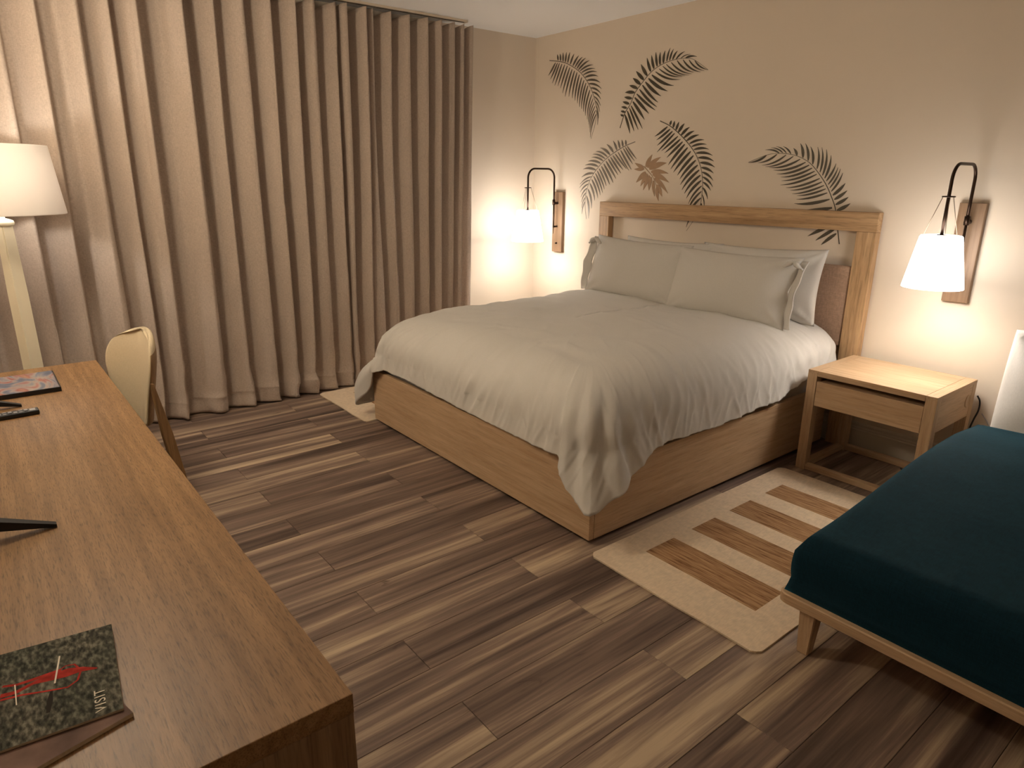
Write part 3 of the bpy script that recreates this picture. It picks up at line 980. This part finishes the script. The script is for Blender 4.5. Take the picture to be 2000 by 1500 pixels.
npart('back_panel', bx(NX0+LW, NX1-LW, NB-0.02, NB-0.003, 0.40, 0.562), M_OAK_X)
npart('drawer', bx(NX0+LW+0.002, NX1-LW-0.002, NY+0.002, NY+0.022, 0.392, 0.533, 0.0015), M_OAK_X)
npart('drawer_box', bx(NX0+LW+0.012, NX1-LW-0.012, NY+0.0225, NB-0.03, 0.40, 0.53), M_OAK_Y)
npart('stretcher', bx(NX0+LW, NX1-LW, NY+0.006, NY+0.046, 0.003, 0.035, 0.001), M_OAK_X)
npart('stretcher', bx(NX0+LW, NX1-LW, NB-0.046, NB-0.006, 0.003, 0.035, 0.001), M_OAK_X)
npart('stretcher', bx(NX0+0.006, NX0+0.046, NY+LW, NB-LW, 0.003, 0.035, 0.001), M_OAK_Y)
npart('stretcher', bx(NX1-0.046, NX1-0.006, NY+LW, NB-LW, 0.003, 0.035, 0.001), M_OAK_Y)

pts = [(3.77, -0.040, 0.50), (3.785, -0.036, 0.47), (3.787, -0.034, 0.42), (3.775, -0.04, 0.36), (3.765, -0.045, 0.28), (3.768, -0.045, 0.12), (3.78, -0.048, 0.008), (3.86, -0.06, 0.006)]
cb_ = obj('power_cord', tube(smooth_path(pts, 6), 0.0045, n=8), M_BLACK, smooth=True)
tag(cb_, 'black power cord curling down the wall behind the nightstand', 'cord')
pts = [(3.60, -0.17, 0.398), (3.598, -0.17, 0.30), (3.592, -0.168, 0.18), (3.58, -0.16, 0.06), (3.56, -0.15, 0.006), (3.50, -0.14, 0.005)]
cb_ = obj('power_cord', tube(smooth_path(pts, 6), 0.0042, n=8), M_BLACK, smooth=True)
tag(cb_, 'straight black cord hanging to the floor under the nightstand', 'cord')
pts = [(3.80, -0.012, 0.40), (3.83, -0.008, 0.36), (3.87, -0.008, 0.30), (3.90, -0.008, 0.24), (3.905, -0.024, 0.10), (3.91, -0.03, 0.004)]
cb_ = obj('power_cord', tube(smooth_path(pts, 5), 0.003, n=8), M_GREYB, smooth=True)
tag(cb_, 'thin grey wire slanting down the wall between nightstand and daybed', 'cord')

# ------------------------------------------------------------------ rugs
def rug(label, x0, x1, y0, y1, blocks, bx0, bx1, seed):
    xs = sorted({x0, x1, bx0, bx1} | {x0+(x1-x0)*k/30 for k in range(31)})
    ys = {y0, y1} | {y0+(y1-y0)*k/56 for k in range(57)}
    for a, c in blocks:
        ys |= {a, c}
    ys = sorted(ys)
    b = bmesh.new()
    cx, cy = (x0+x1)/2, (y0+y1)/2
    def P(x, y, top):
        e = 0.004*nz(y*6, seed)*(1 if x in (x0, x1) else 0)
        f = 0.005*nz(x*5, seed+3)*(1 if y in (y0, y1) else 0)
        z = (0.0085 + 0.0012*nz(x*5, y*5, seed)) if top else 0.0012
        # rounded corners
        if x in (x0, x1) and y in (y0, y1):
            e -= 0.012*(1 if x == x1 else -1)
            f -= 0.012*(1 if y == y1 else -1)
        return b.verts.new((x-cx+e, y-cy+f, z))
    top = [[P(x, y, True) for y in ys] for x in xs]
    bot = [[b.verts.new((v.co.x, v.co.y, 0.0012)) for v in r] for r in top]
    for i in range(len(xs)-1):
        for j in range(len(ys)-1):
            f = b.faces.new((top[i][j], top[i+1][j], top[i+1][j+1], top[i][j+1]))
            mx_, my = (xs[i]+xs[i+1])/2, (ys[j]+ys[j+1])/2
            if bx0 < mx_ < bx1 and any(a < my < c for a, c in blocks):
                f.material_index = 1
            b.faces.new((bot[i][j], bot[i][j+1], bot[i+1][j+1], bot[i+1][j]))
    nX, nY = len(xs)-1, len(ys)-1
    for i in range(nX):
        b.faces.new((bot[i][0], bot[i+1][0], top[i+1][0], top[i][0]))
        b.faces.new((bot[i+1][nY], bot[i][nY], top[i][nY], top[i+1][nY]))
    for j in range(nY):
        b.faces.new((bot[0][j+1], bot[0][j], top[0][j], top[0][j+1]))
        b.faces.new((bot[nX][j], bot[nX][j+1], top[nX][j+1], top[nX][j]))
    o = obj('rug', b, [M_RUG, M_STRIPE], smooth=False, loc=(cx, cy, 0))
    tag(o, label, 'rug', 'flat-woven bedside rugs')
BL = [(-2.016, -1.820), (-1.687, -1.502), (-1.382, -1.196), (-1.061, -0.891)]
rug('cream flat-woven rug with brown striped blocks on the nightstand side', 3.0593, 3.8942, -2.2335, -0.6757, BL, 3.198, 3.748, 1.0)
rug('cream flat-woven rug peeking out between the curtain and the bed', 0.115, 0.905, -2.24, -0.69, BL, 0.25, 0.77, 5.0)

# ------------------------------------------------------------------ daybed
DX0, DX1, DY0, DY1 = 3.905, 5.45, -2.085, -0.12
db = thing('daybed', 'low teal velvet daybed on a slim oak frame with tapered legs', 'daybed', (4.68, -1.10, 0))
dox, doy = -4.68, 1.10
def dpart(name, b, m, smooth=False):
    bmesh.ops.translate(b, verts=b.verts, vec=(dox, doy, 0))
    return obj(name, b, m, db, smooth)
b = bmesh.new()
r_ = 0.035
def rrect(x0, x1, y0, y1, r, n=8):
    o = []
    for cx, cy, a0 in ((x1-r, y1-r, 0), (x0+r, y1-r, PI/2), (x0+r, y0+r, PI), (x1-r, y0+r, 1.5*PI)):
        for k in range(n+1):
            a = a0+PI/2*k/n
            o.append((cx+r*math.cos(a), cy+r*math.sin(a)))
    return o
def prism(b, poly, z0, z1, ch=0.004):
    def ring(off, z):
        cx = sum(p[0] for p in poly)/len(poly)
        cy = sum(p[1] for p in poly)/len(poly)
        return [b.verts.new((p[0]-math.copysign(off, p[0]-cx), p[1]-math.copysign(off, p[1]-cy), z)) for p in poly]
    rs = [ring(ch, z0), ring(0, z0+ch), ring(0, z1-ch), ring(ch, z1)]
    n = len(poly)
    for A, B in zip(rs, rs[1:]):
        for k in range(n):
            b.faces.new((A[k], A[(k+1) % n], B[(k+1) % n], B[k]))
    b.faces.new(rs[0][::-1])
    b.faces.new(rs[-1])
prism(b, rrect(DX0-0.025, DX1+0.02, DY0-0.045, DY1+0.02, r_), 0.182, 0.222)
dpart('frame', b, M_OAK_X)
def tleg(x, y, sx, sy):
    b = bmesh.new()
    A, B = 0.030, 0.020
    tx, ty = x, y
    lo = [b.verts.new((x+sx*0.004+dx_*B, y+sy*0.0+dy_*B, 0.0)) for dx_, dy_ in ((-1, -1), (1, -1), (1, 1), (-1, 1))]
    hi = [b.verts.new((tx+dx_*A, ty+dy_*A, 0.184)) for dx_, dy_ in ((-1, -1), (1, -1), (1, 1), (-1, 1))]
    for k in range(4):
        b.faces.new((lo[k], lo[(k+1) % 4], hi[(k+1) % 4], hi[k]))
    b.faces.new(lo[::-1])
    b.faces.new(hi)
    bmesh.ops.bevel(b, geom=list(b.edges), offset=0.003, segments=2, affect='EDGES')
    return b
for x, y, sx, sy in ((3.985, -2.075, -1, -1), (5.38, -2.075, 1, -1), (3.985, -0.20, -1, 1), (5.38, -0.20, 1, 1)):
    dpart('leg', tleg(x, y, sx, sy), M_OAK_Z)
def daycushion():
    b = bmesh.new()
    nx_, ny_ = 60, 64
    x0, x1, y0, y1 = DX0, DX1, DY0-0.01, -0.50
    def top(x, y):
        z = 0.435 + 0.085*sstep((y-y0)/1.15)
        z += 0.02*math.sin(PI*(x-x0)/(x1-x0))
        z -= 0.02*sstep((y-(y1-0.35))/0.35)
        return z
    rad = 0.055
    def edge(t_):    # 0..1 -> inset, drop  (rounded rim)
        return rad*(1-math.sin(PI/2*t_)), rad*(1-math.cos(PI/2*t_))
    grid = []
    us = [i/nx_ for i in range(nx_+1)]
    vs = [i/ny_ for i in range(ny_+1)]
    for u in us:
        r = []
        for v in vs:
            x = x0+(x1-x0)*u
            y = y0+(y1-y0)*v
            # roll the rim over
            def roll(d):
                return rad-math.sqrt(max(0, rad*rad-(rad-d)**2)) if d < rad else 0
            dr = max(roll(x-x0), roll(x1-x), roll(y-y0), roll(y1-y))
            r.append(b.verts.new((x, y, top(x, y)-dr + 0.003*nz(x*6, y*6))))
        grid.append(r)
    for i in range(nx_):
        for j in range(ny_):
            b.faces.new((grid[i][j], grid[i+1][j], grid[i+1][j+1], grid[i][j+1]))
    per = [grid[i][0] for i in range(nx_)] + [grid[nx_][j] for j in range(ny_)] + [grid[i][ny_] for i in range(nx_, 0, -1)] + [grid[0][j] for j in range(ny_, 0, -1)]
    prev = per
    K = 6
    cx, cy = (x0+x1)/2, (y0+y1)/2
    for k in range(1, K+1):
        f = k/K
        cur = []
        for v in per:
            z = v.co.z+(0.222-v.co.z)*f
            bul = 0.006*math.sin(PI*f) - 0.012*f*f
            ox_ = math.copysign(bul, v.co.x-cx) if min(abs(v.co.x-x0), abs(v.co.x-x1)) < 1e-4 else 0
            oy_ = math.copysign(bul, v.co.y-cy) if min(abs(v.co.y-y0), abs(v.co.y-y1)) < 1e-4 else 0
            cur.append(b.verts.new((v.co.x+ox_, v.co.y+oy_, z)))
        n = len(per)
        for q in range(n):
            b.faces.new((prev[(q+1) % n], prev[q], cur[q], cur[(q+1) % n]))
        prev = cur
    b.faces.new(prev)
    bmesh.ops.recalc_face_normals(b, faces=b.faces)
    return b
dpart('seat_cushion', daycushion(), M_VELVET, True)
wp = pillow('large white pillow standing upright at the wall end of the teal daybed', 4.29, -0.33, 0.578, 0.70, 0.70, 0.24, 0.10, 3.0, mat=M_WHITEP, group=None, ear=-0.02)
wp.name = 'pillow'

# ------------------------------------------------------------------ desk
KX0, KX1, KY1, KY0, KH = 0.765, 3.884, -3.7205, -4.46, 0.6528
dk = thing('desk', 'long warm-brown oak desk with slab ends running along the near wall', 'desk', ((KX0+KX1)/2, (KY0+KY1)/2, 0))
kox, koy = -(KX0+KX1)/2, -(KY0+KY1)/2
def kpart(name, b, m, par=None):
    bmesh.ops.translate(b, verts=b.verts, vec=(kox, koy, 0))
    return obj(name, b, m, par or dk)
kpart('top', bx(KX0, KX1, KY0, KY1, KH-0.045, KH, 0.0018), M_DESK)
kpart('end_panel', bx(KX1-0.04, KX1-0.0008, KY0, KY1-0.0008, 0, KH-0.0455, 0.0015), M_DESKZ)
kpart('end_panel', bx(KX0, KX0+0.04, KY0, KY1-0.0008, 0, KH-0.0455, 0.0015), M_DESKZ)
kpart('modesty_panel', bx(KX0+0.04, KX1-0.04, KY0+0.03, KY0+0.05, 0.18, KH-0.046), M_DESK)
kpart('divider_panel', bx(2.30, 2.335, KY0+0.05, KY1-0.02, 0, KH-0.046, 0.0015), M_DESKZ)
for k in range(2):
    xa = 2.345 + k*0.752
    d_ = kpart('drawer', bx(xa, xa+0.742, KY1-0.03, KY1-0.010, 0.36, KH-0.052, 0.002), M_DESK)
    kpart('drawer', bx(xa, xa+0.742, KY1-0.03, KY1-0.010, 0.08, 0.352, 0.002), M_DESK)

# ------------------------------------------------------------------ desk chair
ch = thing('desk_chair', 'cream upholstered desk chair with oak legs tucked in at the far desk end', 'chair', (1.09, -3.545, 0), math.radians(19))
def chair_shell(zf, w0, th):
    """curved padded slab: zf rows (z, y offset, half width)"""
    b = bmesh.new()
    rows = []
    n = 20
    th0 = th
    for ri, (z, yo, hw) in enumerate(zf):
        th = th0*(1, 0.97, 0.85, 0.62, 0.25)[max(0, ri-(len(zf)-5))]
        fr, bk = [], []
        for k in range(n+1):
            u = -1+2*k/n
            cx = u*hw
            cv = -0.10*u*u*(hw/0.215)                       # wings curl forward (-y)
            e = (1-abs(u)**4)**0.5
            zz = z-0.055*u*u*max(0, (z-0.37)/0.5)
            fr.append((cx, yo+cv-th*0.5*e, zz))
            bk.append((cx, yo+cv+th*0.5*e, zz))
        rows.append(fr+bk[::-1][1:-1])
    vr = [[b.verts.new(p) for p in r] for r in rows]
    m = len(vr[0])
    for i in range(len(vr)-1):
        for k in range(m):
            f = b.faces.new((vr[i][k], vr[i][(k+1) % m], vr[i+1][(k+1) % m], vr[i+1][k]))
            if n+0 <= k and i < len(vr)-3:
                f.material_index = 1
    b.faces.new(vr[0][::-1])
    b.faces.new(vr[-1])
    bmesh.ops.recalc_face_normals(b, faces=b.faces)
    return b
zf = []
for k in range(15):
    f = k/14
    z = 0.37+0.505*f
    hw = (0.135+0.080*sstep(f*1.35))*(1 if f < 0.72 else math.sqrt(max(0.0, 1-((f-0.72)/0.30)**2))*0.5+0.5)
    yo = -0.045+0.075*f
    zf.append((z, yo, hw))
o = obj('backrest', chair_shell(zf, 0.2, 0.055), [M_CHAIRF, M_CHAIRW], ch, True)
sb = o.modifiers.new('round', 'SUBSURF')
sb.levels = 1
sb.render_levels = 1
obj('seat', bx(-0.20, 0.20, -0.50, -0.15, 0.385, 0.455, 0.03, seg=4), M_CHAIRF, ch, True)
obj('seat_rail', bx(-0.19, 0.19, -0.48, -0.15, 0.345, 0.384, 0.006), M_CHAIRW, ch)
def flat_leg(p0, p1, w0, w1, th):
    b = bmesh.new()
    p0, p1 = Vector(p0), Vector(p1)
    def ring(p, w_):
        return [b.verts.new((p.x+sx*th/2, p.y+sy*w_/2, p.z)) for sx, sy in ((-1, -1), (1, -1), (1, 1), (-1, 1))]
    mid = p0.lerp(p1, 0.55)
    R_ = [ring(p0, w0), ring(mid, max(w0, w1)), ring(p1, w1)]
    for A, B in zip(R_, R_[1:]):
        for k in range(4):
            b.faces.new((A[k], A[(k+1) % 4], B[(k+1) % 4], B[k]))
    b.faces.new(R_[0][::-1])
    b.faces.new(R_[-1])
    bmesh.ops.recalc_face_normals(b, faces=b.faces)
    bmesh.ops.bevel(b, geom=list(b.edges), offset=0.002, segments=1, affect='EDGES')
    return b
for sx in (-1, 1):
    obj('leg', flat_leg((sx*0.205, 0.0, 0.0), (sx*0.195, -0.085, 0.62), 0.050, 0.012, 0.026), M_CHAIRW, ch)
    obj('leg', flat_leg((sx*0.215, -0.49, 0.0), (sx*0.20, -0.44, 0.36), 0.026, 0.04, 0.026), M_CHAIRW, ch)

# ------------------------------------------------------------------ floor lamp
lp = thing('floor_lamp', 'cream floor lamp with big tapered shade between desk and curtain', 'floor lamp', (0.50, -3.99, 0))
obj('base', lathe([(0.0, 0.0), (0.15, 0.0), (0.155, 0.006), (0.15, 0.02), (0.07, 0.032), (0.05, 0.05), (0.0, 0.05)], 48), M_WHITEPL, lp, True)
b = bmesh.new()
rs = []
for z, h_ in ((0.045, 0.034), (0.60, 0.033), (1.0, 0.032), (1.355, 0.030)):
    rs.append([b.verts.new((sx*h_, sy*h_, z)) for sx, sy in ((-1, -1), (1, -1), (1, 1), (-1, 1))])
for A, B in zip(rs, rs[1:]):
    for k in range(4):
        b.faces.new((A[k], A[(k+1) % 4], B[(k+1) % 4], B[k]))
b.faces.new(rs[0][::-1])
b.faces.new(rs[-1])
bmesh.ops.bevel(b, geom=[e for e in b.edges if abs(e.verts[0].co.z-e.verts[1].co.z) > 0.1], offset=0.008, segments=2, affect='EDGES')
o = obj('pole', b, M_WHITEPL, lp)
o.rotation_euler = (0, 0, 0.55)
obj('collar', lathe([(0.0, 1.353), (0.040, 1.353), (0.046, 1.358), (0.048, 1.368), (0.044, 1.380), (0.030, 1.386), (0.012, 1.392), (0.012, 1.45), (0.0, 1.45)], 40), M_WHITEPL, lp, True)
sh = lathe([(0.283, 1.412), (0.286, 1.411), (0.287, 1.415), (0.252, 1.745), (0.250, 1.749), (0.248, 1.747), (0.283, 1.415), (0.283, 1.412)], 72)
obj('lamp_shade', sh, M_LSHADE, lp, True)
b = bmesh.new()
for k in range(3):
    a = 2*PI*k/3
    tube([(0.01*math.cos(a), 0.01*math.sin(a), 1.72), (0.249*math.cos(a), 0.249*math.sin(a), 1.735)], 0.0025, b, n=6)
tube([(0, 0, 1.45), (0, 0, 1.73)], 0.004, b, n=6)
obj('shade_carrier', b, M_WIRE, lp)
l = bpy.data.lights.new('floor_lamp_bulb', 'POINT')
l.energy = FLOOR_LAMP_BULB
l.color = LAMP_COL
l.shadow_soft_size = 0.045
lo = bpy.data.objects.new('floor_lamp_bulb', l)
C.objects.link(lo)
lo.location = (0.03, 0, 1.60)
lo.parent = lp

pd = thing('fill_globe_lamp', 'lit fill globe added out of view to brighten the room', 'fill lamp', (1.75, -4.05, H+0.11))  # unseen globe lamp added to lift the light on curtain, bed and floor
obj('canopy', lathe([(0.0, -0.111), (0.055, -0.111), (0.055, -0.128), (0.02, -0.136), (0.0, -0.136)], 32), M_BRONZE, pd, True)
obj('cord', tube([(0, 0, -0.13), (0, 0, -0.34)], 0.004, n=8), M_BLACK, pd, True)
obj('globe', lathe([(0.002, -0.62)] + [(0.14*math.sin(PI*k/20), -0.48-0.14*math.cos(PI*k/20)) for k in range(1, 20)] + [(0.002, -0.34)], 40), M_FILL_GLOBE, pd, True)

# ------------------------------------------------------------------ things on the desk
# guest binder, corner at (1.316,-3.932), lying beyond the remote
gb = thing('binder', 'black hard-cover guest binder with a tropical flower picture at the far desk end', 'binder', (1.13, -4.07, KH), -0.0)
obj('cover', bx(-0.17, 0.175, -0.14, 0.139, 0.0005, 0.022, 0.002), M_BLACK, gb)
def mat_flower():
    m, nt, b = new_mat('flower cover print')
    b.inputs['Roughness'].default_value = 0.25
    tc = N(nt, 'ShaderNodeTexCoord')
    mp = N(nt, 'ShaderNodeMapping')
    mp.inputs['Scale'].default_value = (4, 8, 4)
    nt.links.new(tc.outputs['Object'], mp.inputs[0])
    n1 = N(nt, 'ShaderNodeTexNoise')
    n1.inputs['Scale'].default_value = 1.0
    n1.inputs['Distortion'].default_value = 1.6
    n1.inputs['Detail'].default_value = 3
    nt.links.new(mp.outputs[0], n1.inputs['Vector'])
    rp = ramp(nt, [(0.30, lin(64, 78, 98)), (0.42, lin(108, 112, 128)), (0.50, lin(158, 142, 138)), (0.58, lin(146, 84, 78)), (0.68, lin(178, 140, 112))])
    nt.links.new(n1.outputs[0], rp.inputs[0])
    nt.links.new(rp.outputs[0], b.inputs['Base Color'])
    return m
obj('cover_picture', bx(-0.168, 0.173, -0.138, 0.132, 0.0222, 0.0228), mat_flower(), gb)

rc_ = thing('remote_control', 'black television remote with grey buttons lying on the desk', 'remote control', (1.60, -4.128, KH), math.radians(92))
obj('body', bx(-0.085, 0.088, -0.025, 0.025, 0.0005, 0.020, 0.005), M_BLACK, rc_)
for k in range(7):
    for j in range(3):
        obj('button', bx(-0.07+k*0.018, -0.058+k*0.018, -0.016+j*0.012, -0.008+j*0.012, 0.0200, 0.0218), M_GREYB if (k+j) % 3 else M_BLACKM, rc_)
obj('label_strip', bx(0.056, 0.076, -0.014, 0.014, 0.0200, 0.0206), M_GREYB, rc_)

# television standing at the back of the desk, just outside the left edge of the view
tv = thing('television', 'flat black television on two splayed feet at the back of the desk', 'television', (2.10, -4.27, KH))
obj('cabinet', bx(-0.72, 0.72, -0.045, 0.0, 0.075, 0.89, 0.004), M_BLACK, tv)
obj('screen', bx(-0.71, 0.71, 0.0003, 0.0022, 0.09, 0.88), M_SCREEN, tv)
for fx in (0.66, -0.64):
    b = bmesh.new()
    # splayed wedge: thick by the cabinet, pointed at the tip
    for sy, ey in ((1, 0.178), (-1, -0.178)):
        y0_, y1_ = (-0.02, ey)
        A = [b.verts.new((fx-0.020, y0_, 0.045)), b.verts.new((fx+0.020, y0_, 0.045)), b.verts.new((fx+0.020, y0_, 0.085)), b.verts.new((fx-0.020, y0_, 0.085))]
        xo = 0.012 if fx > 0 else -0.006
        B = [b.verts.new((fx+xo-0.010, y1_, 0.0005)), b.verts.new((fx+xo+0.010, y1_, 0.0005)), b.verts.new((fx+xo+0.010, y1_, 0.010)), b.verts.new((fx+xo-0.010, y1_, 0.010))]
        for k in range(4):
            b.faces.new((A[k], A[(k+1) % 4], B[(k+1) % 4], B[k]))
        b.faces.new(A[::-1])
        b.faces.new(B)
    bmesh.ops.recalc_face_normals(b, faces=b.faces)
    obj('foot', b, M_BLACKM, tv)

# magazines: corners traced on the desk top
def magazine(name, label, corners, z0, th, mat, curl=0.0):
    """corners: far-right, near-right, near-left, far-left on the desk"""
    b = bmesh.new()
    n = 16
    P = [Vector((c[0], c[1], 0)) for c in corners]
    o0 = sum(P, Vector())/4
    tp, bt = [], []
    for i in range(n+1):
        rt, rb = [], []
        for j in range(n+1):
            u, v = i/n, j/n
            p = (P[0]*(1-u)+P[1]*u)*(1-v) + (P[3]*(1-u)+P[2]*u)*v - o0
            lift = curl*(u**3)
            rt.append(b.verts.new((p.x, p.y, th+lift)))
            rb.append(b.verts.new((p.x, p.y, lift*0.6)))
        tp.append(rt)
        bt.append(rb)
    for i in range(n):
        for j in range(n):
            b.faces.new((tp[i][j], tp[i+1][j], tp[i+1][j+1], tp[i][j+1]))
            f = b.faces.new((bt[i][j], bt[i][j+1], bt[i+1][j+1], bt[i+1][j]))
            f.material_index = 1
    for i in range(n):
        for a, c in (((bt[i][0], bt[i+1][0]), (tp[i+1][0], tp[i][0])), ((bt[i+1][n], bt[i][n]), (tp[i][n], tp[i+1][n])), ((bt[0][i+1], bt[0][i]), (tp[0][i], tp[0][i+1])), ((bt[n][i], bt[n][i+1]), (tp[n][i+1], tp[n][i]))):
            f = b.faces.new(a+c)
            f.material_index = 1
    bmesh.ops.recalc_face_normals(b, faces=b.faces)
    o = obj(name, b, [mat, M_PAPER], smooth=False, loc=(o0.x, o0.y, z0))
    return tag(o, label, 'magazine', 'magazines on the desk'), o0
m2 = mat_plain('lower magazine print', lin(112, 88, 78), 0.7, spec=0.15, var=0.55, nscale=9)
magazine('magazine', 'plain reddish-brown magazine lying underneath the grey-green one', [(3.42, -4.128), (3.690, -4.062), (3.738, -4.262), (3.468, -4.328)], KH+0.0004, 0.0075, m2, 0.001)
mg, mo = magazine('magazine', 'magazine with a grey-green cover, red outrigger canoe photo and the word VISIT', [(3.384, -4.049), (3.674, -4.074), (3.652, -4.277), (3.357, -4.254)], KH+0.0095, 0.0045, M_ROCK, 0.0)
# red canoe photo printed on the cover (flat shapes a hair above it)
M_RED = mat_plain('red print', lin(164, 50, 40), 0.8, spec=0.1, var=0.4, nscale=60)
M_DARKP = mat_plain('dark print', lin(46, 40, 36), 0.8, spec=0.1)
M_PALE = mat_plain('pale print', lin(232, 222, 204), 0.8, spec=0.1)
def on_cover(pts, w_, mat, nm):
    b = bmesh.new()
    path = [Vector(p) for p in pts]
    L_, R_ = [], []
    for i, p in enumerate(path):
        tg = (path[min(i+1, len(path)-1)]-path[max(i-1, 0)]).normalized()
        nn = Vector((-tg.y, tg.x))
        ww = w_[i]*0.5 if isinstance(w_, (list, tuple)) else w_*0.5
        L_.append(p+nn*ww)
        R_.append(p-nn*ww)
    z = 0.0048 + 0.00004*len(mg.children)
    lv = [b.verts.new((p.x-mo.x, p.y-mo.y, z)) for p in L_]
    rv = [b.verts.new((p.x-mo.x, p.y-mo.y, z)) for p in R_]
    for i in range(len(lv)-1):
        b.faces.new((lv[i], rv[i], rv[i+1], lv[i+1]))
    bmesh.ops.recalc_face_normals(b, faces=b.faces)
    if b.faces and sum(f.normal.z for f in b.faces) < 0:
        bmesh.ops.reverse_faces(b, faces=b.faces)
    obj(nm, b, mat, mg)
on_cover([(3.4997, -4.2498), (3.5049, -4.2251), (3.4962, -4.1988), (3.4983, -4.1673), (3.5023, -4.1424), (3.5087, -4.1193), (3.5235, -4.0953)], [.012, .010, .009, .022, .026, .014, .004], M_RED, 'canoe_hull_print')
on_cover([(3.4709, -4.2453), (3.482, -4.2239), (3.4853, -4.1839), (3.4872, -4.1518)], [.006, .007, .010, .012], M_RED, 'outrigger_print')
on_cover([(3.512, -4.250), (3.5203, -4.2173), (3.539, -4.1745), (3.5493, -4.1475), (3.5387, -4.1302), (3.511, -4.1214), (3.4831, -4.1292), (3.4779, -4.1435), (3.4879, -4.1609)], [.006, .005, .004, .004, .004, .004, .004, .003, .003], M_RED, 'outrigger_beam_print')
on_cover([(3.4366, -4.1495), (3.5219, -4.1659)], [.003, .003], M_PALE, 'paddle_print')
on_cover([(3.542, -4.173), (3.57, -4.178), (3.6029, -4.1836)], [.004, .010, .006], M_DARKP, 'shadow_print')
on_cover([(3.4803, -4.2262), (3.5451, -4.2273)], [.002, .002], M_PALE, 'paddle_print')
tc_ = bpy.data.curves.new('title_text', 'FONT')
tc_.body = 'VISIT'
tc_.size = 0.030
tc_.extrude = 0.0002
tx_ = bpy.data.objects.new('title_text', tc_)
C.objects.link(tx_)
tx_.data.materials.append(M_PALE)
tx_.parent = mg
tx_.location = (3.6595-mo.x, -4.0990-mo.y, 0.0052)
tx_.rotation_euler = (0, 0, PI-0.09)
tc_.size = 0.0255
tc_.space_character = 1.2
bpy.context.view_layer.update()
tm_ = bpy.data.meshes.new_from_object(tx_)
tm_.name = 'title_text'
to_ = bpy.data.objects.new('title_lettering', tm_)
C.objects.link(to_)
to_.location, to_.rotation_euler, to_.parent = tx_.location, tx_.rotation_euler, mg
bpy.data.objects.remove(tx_)
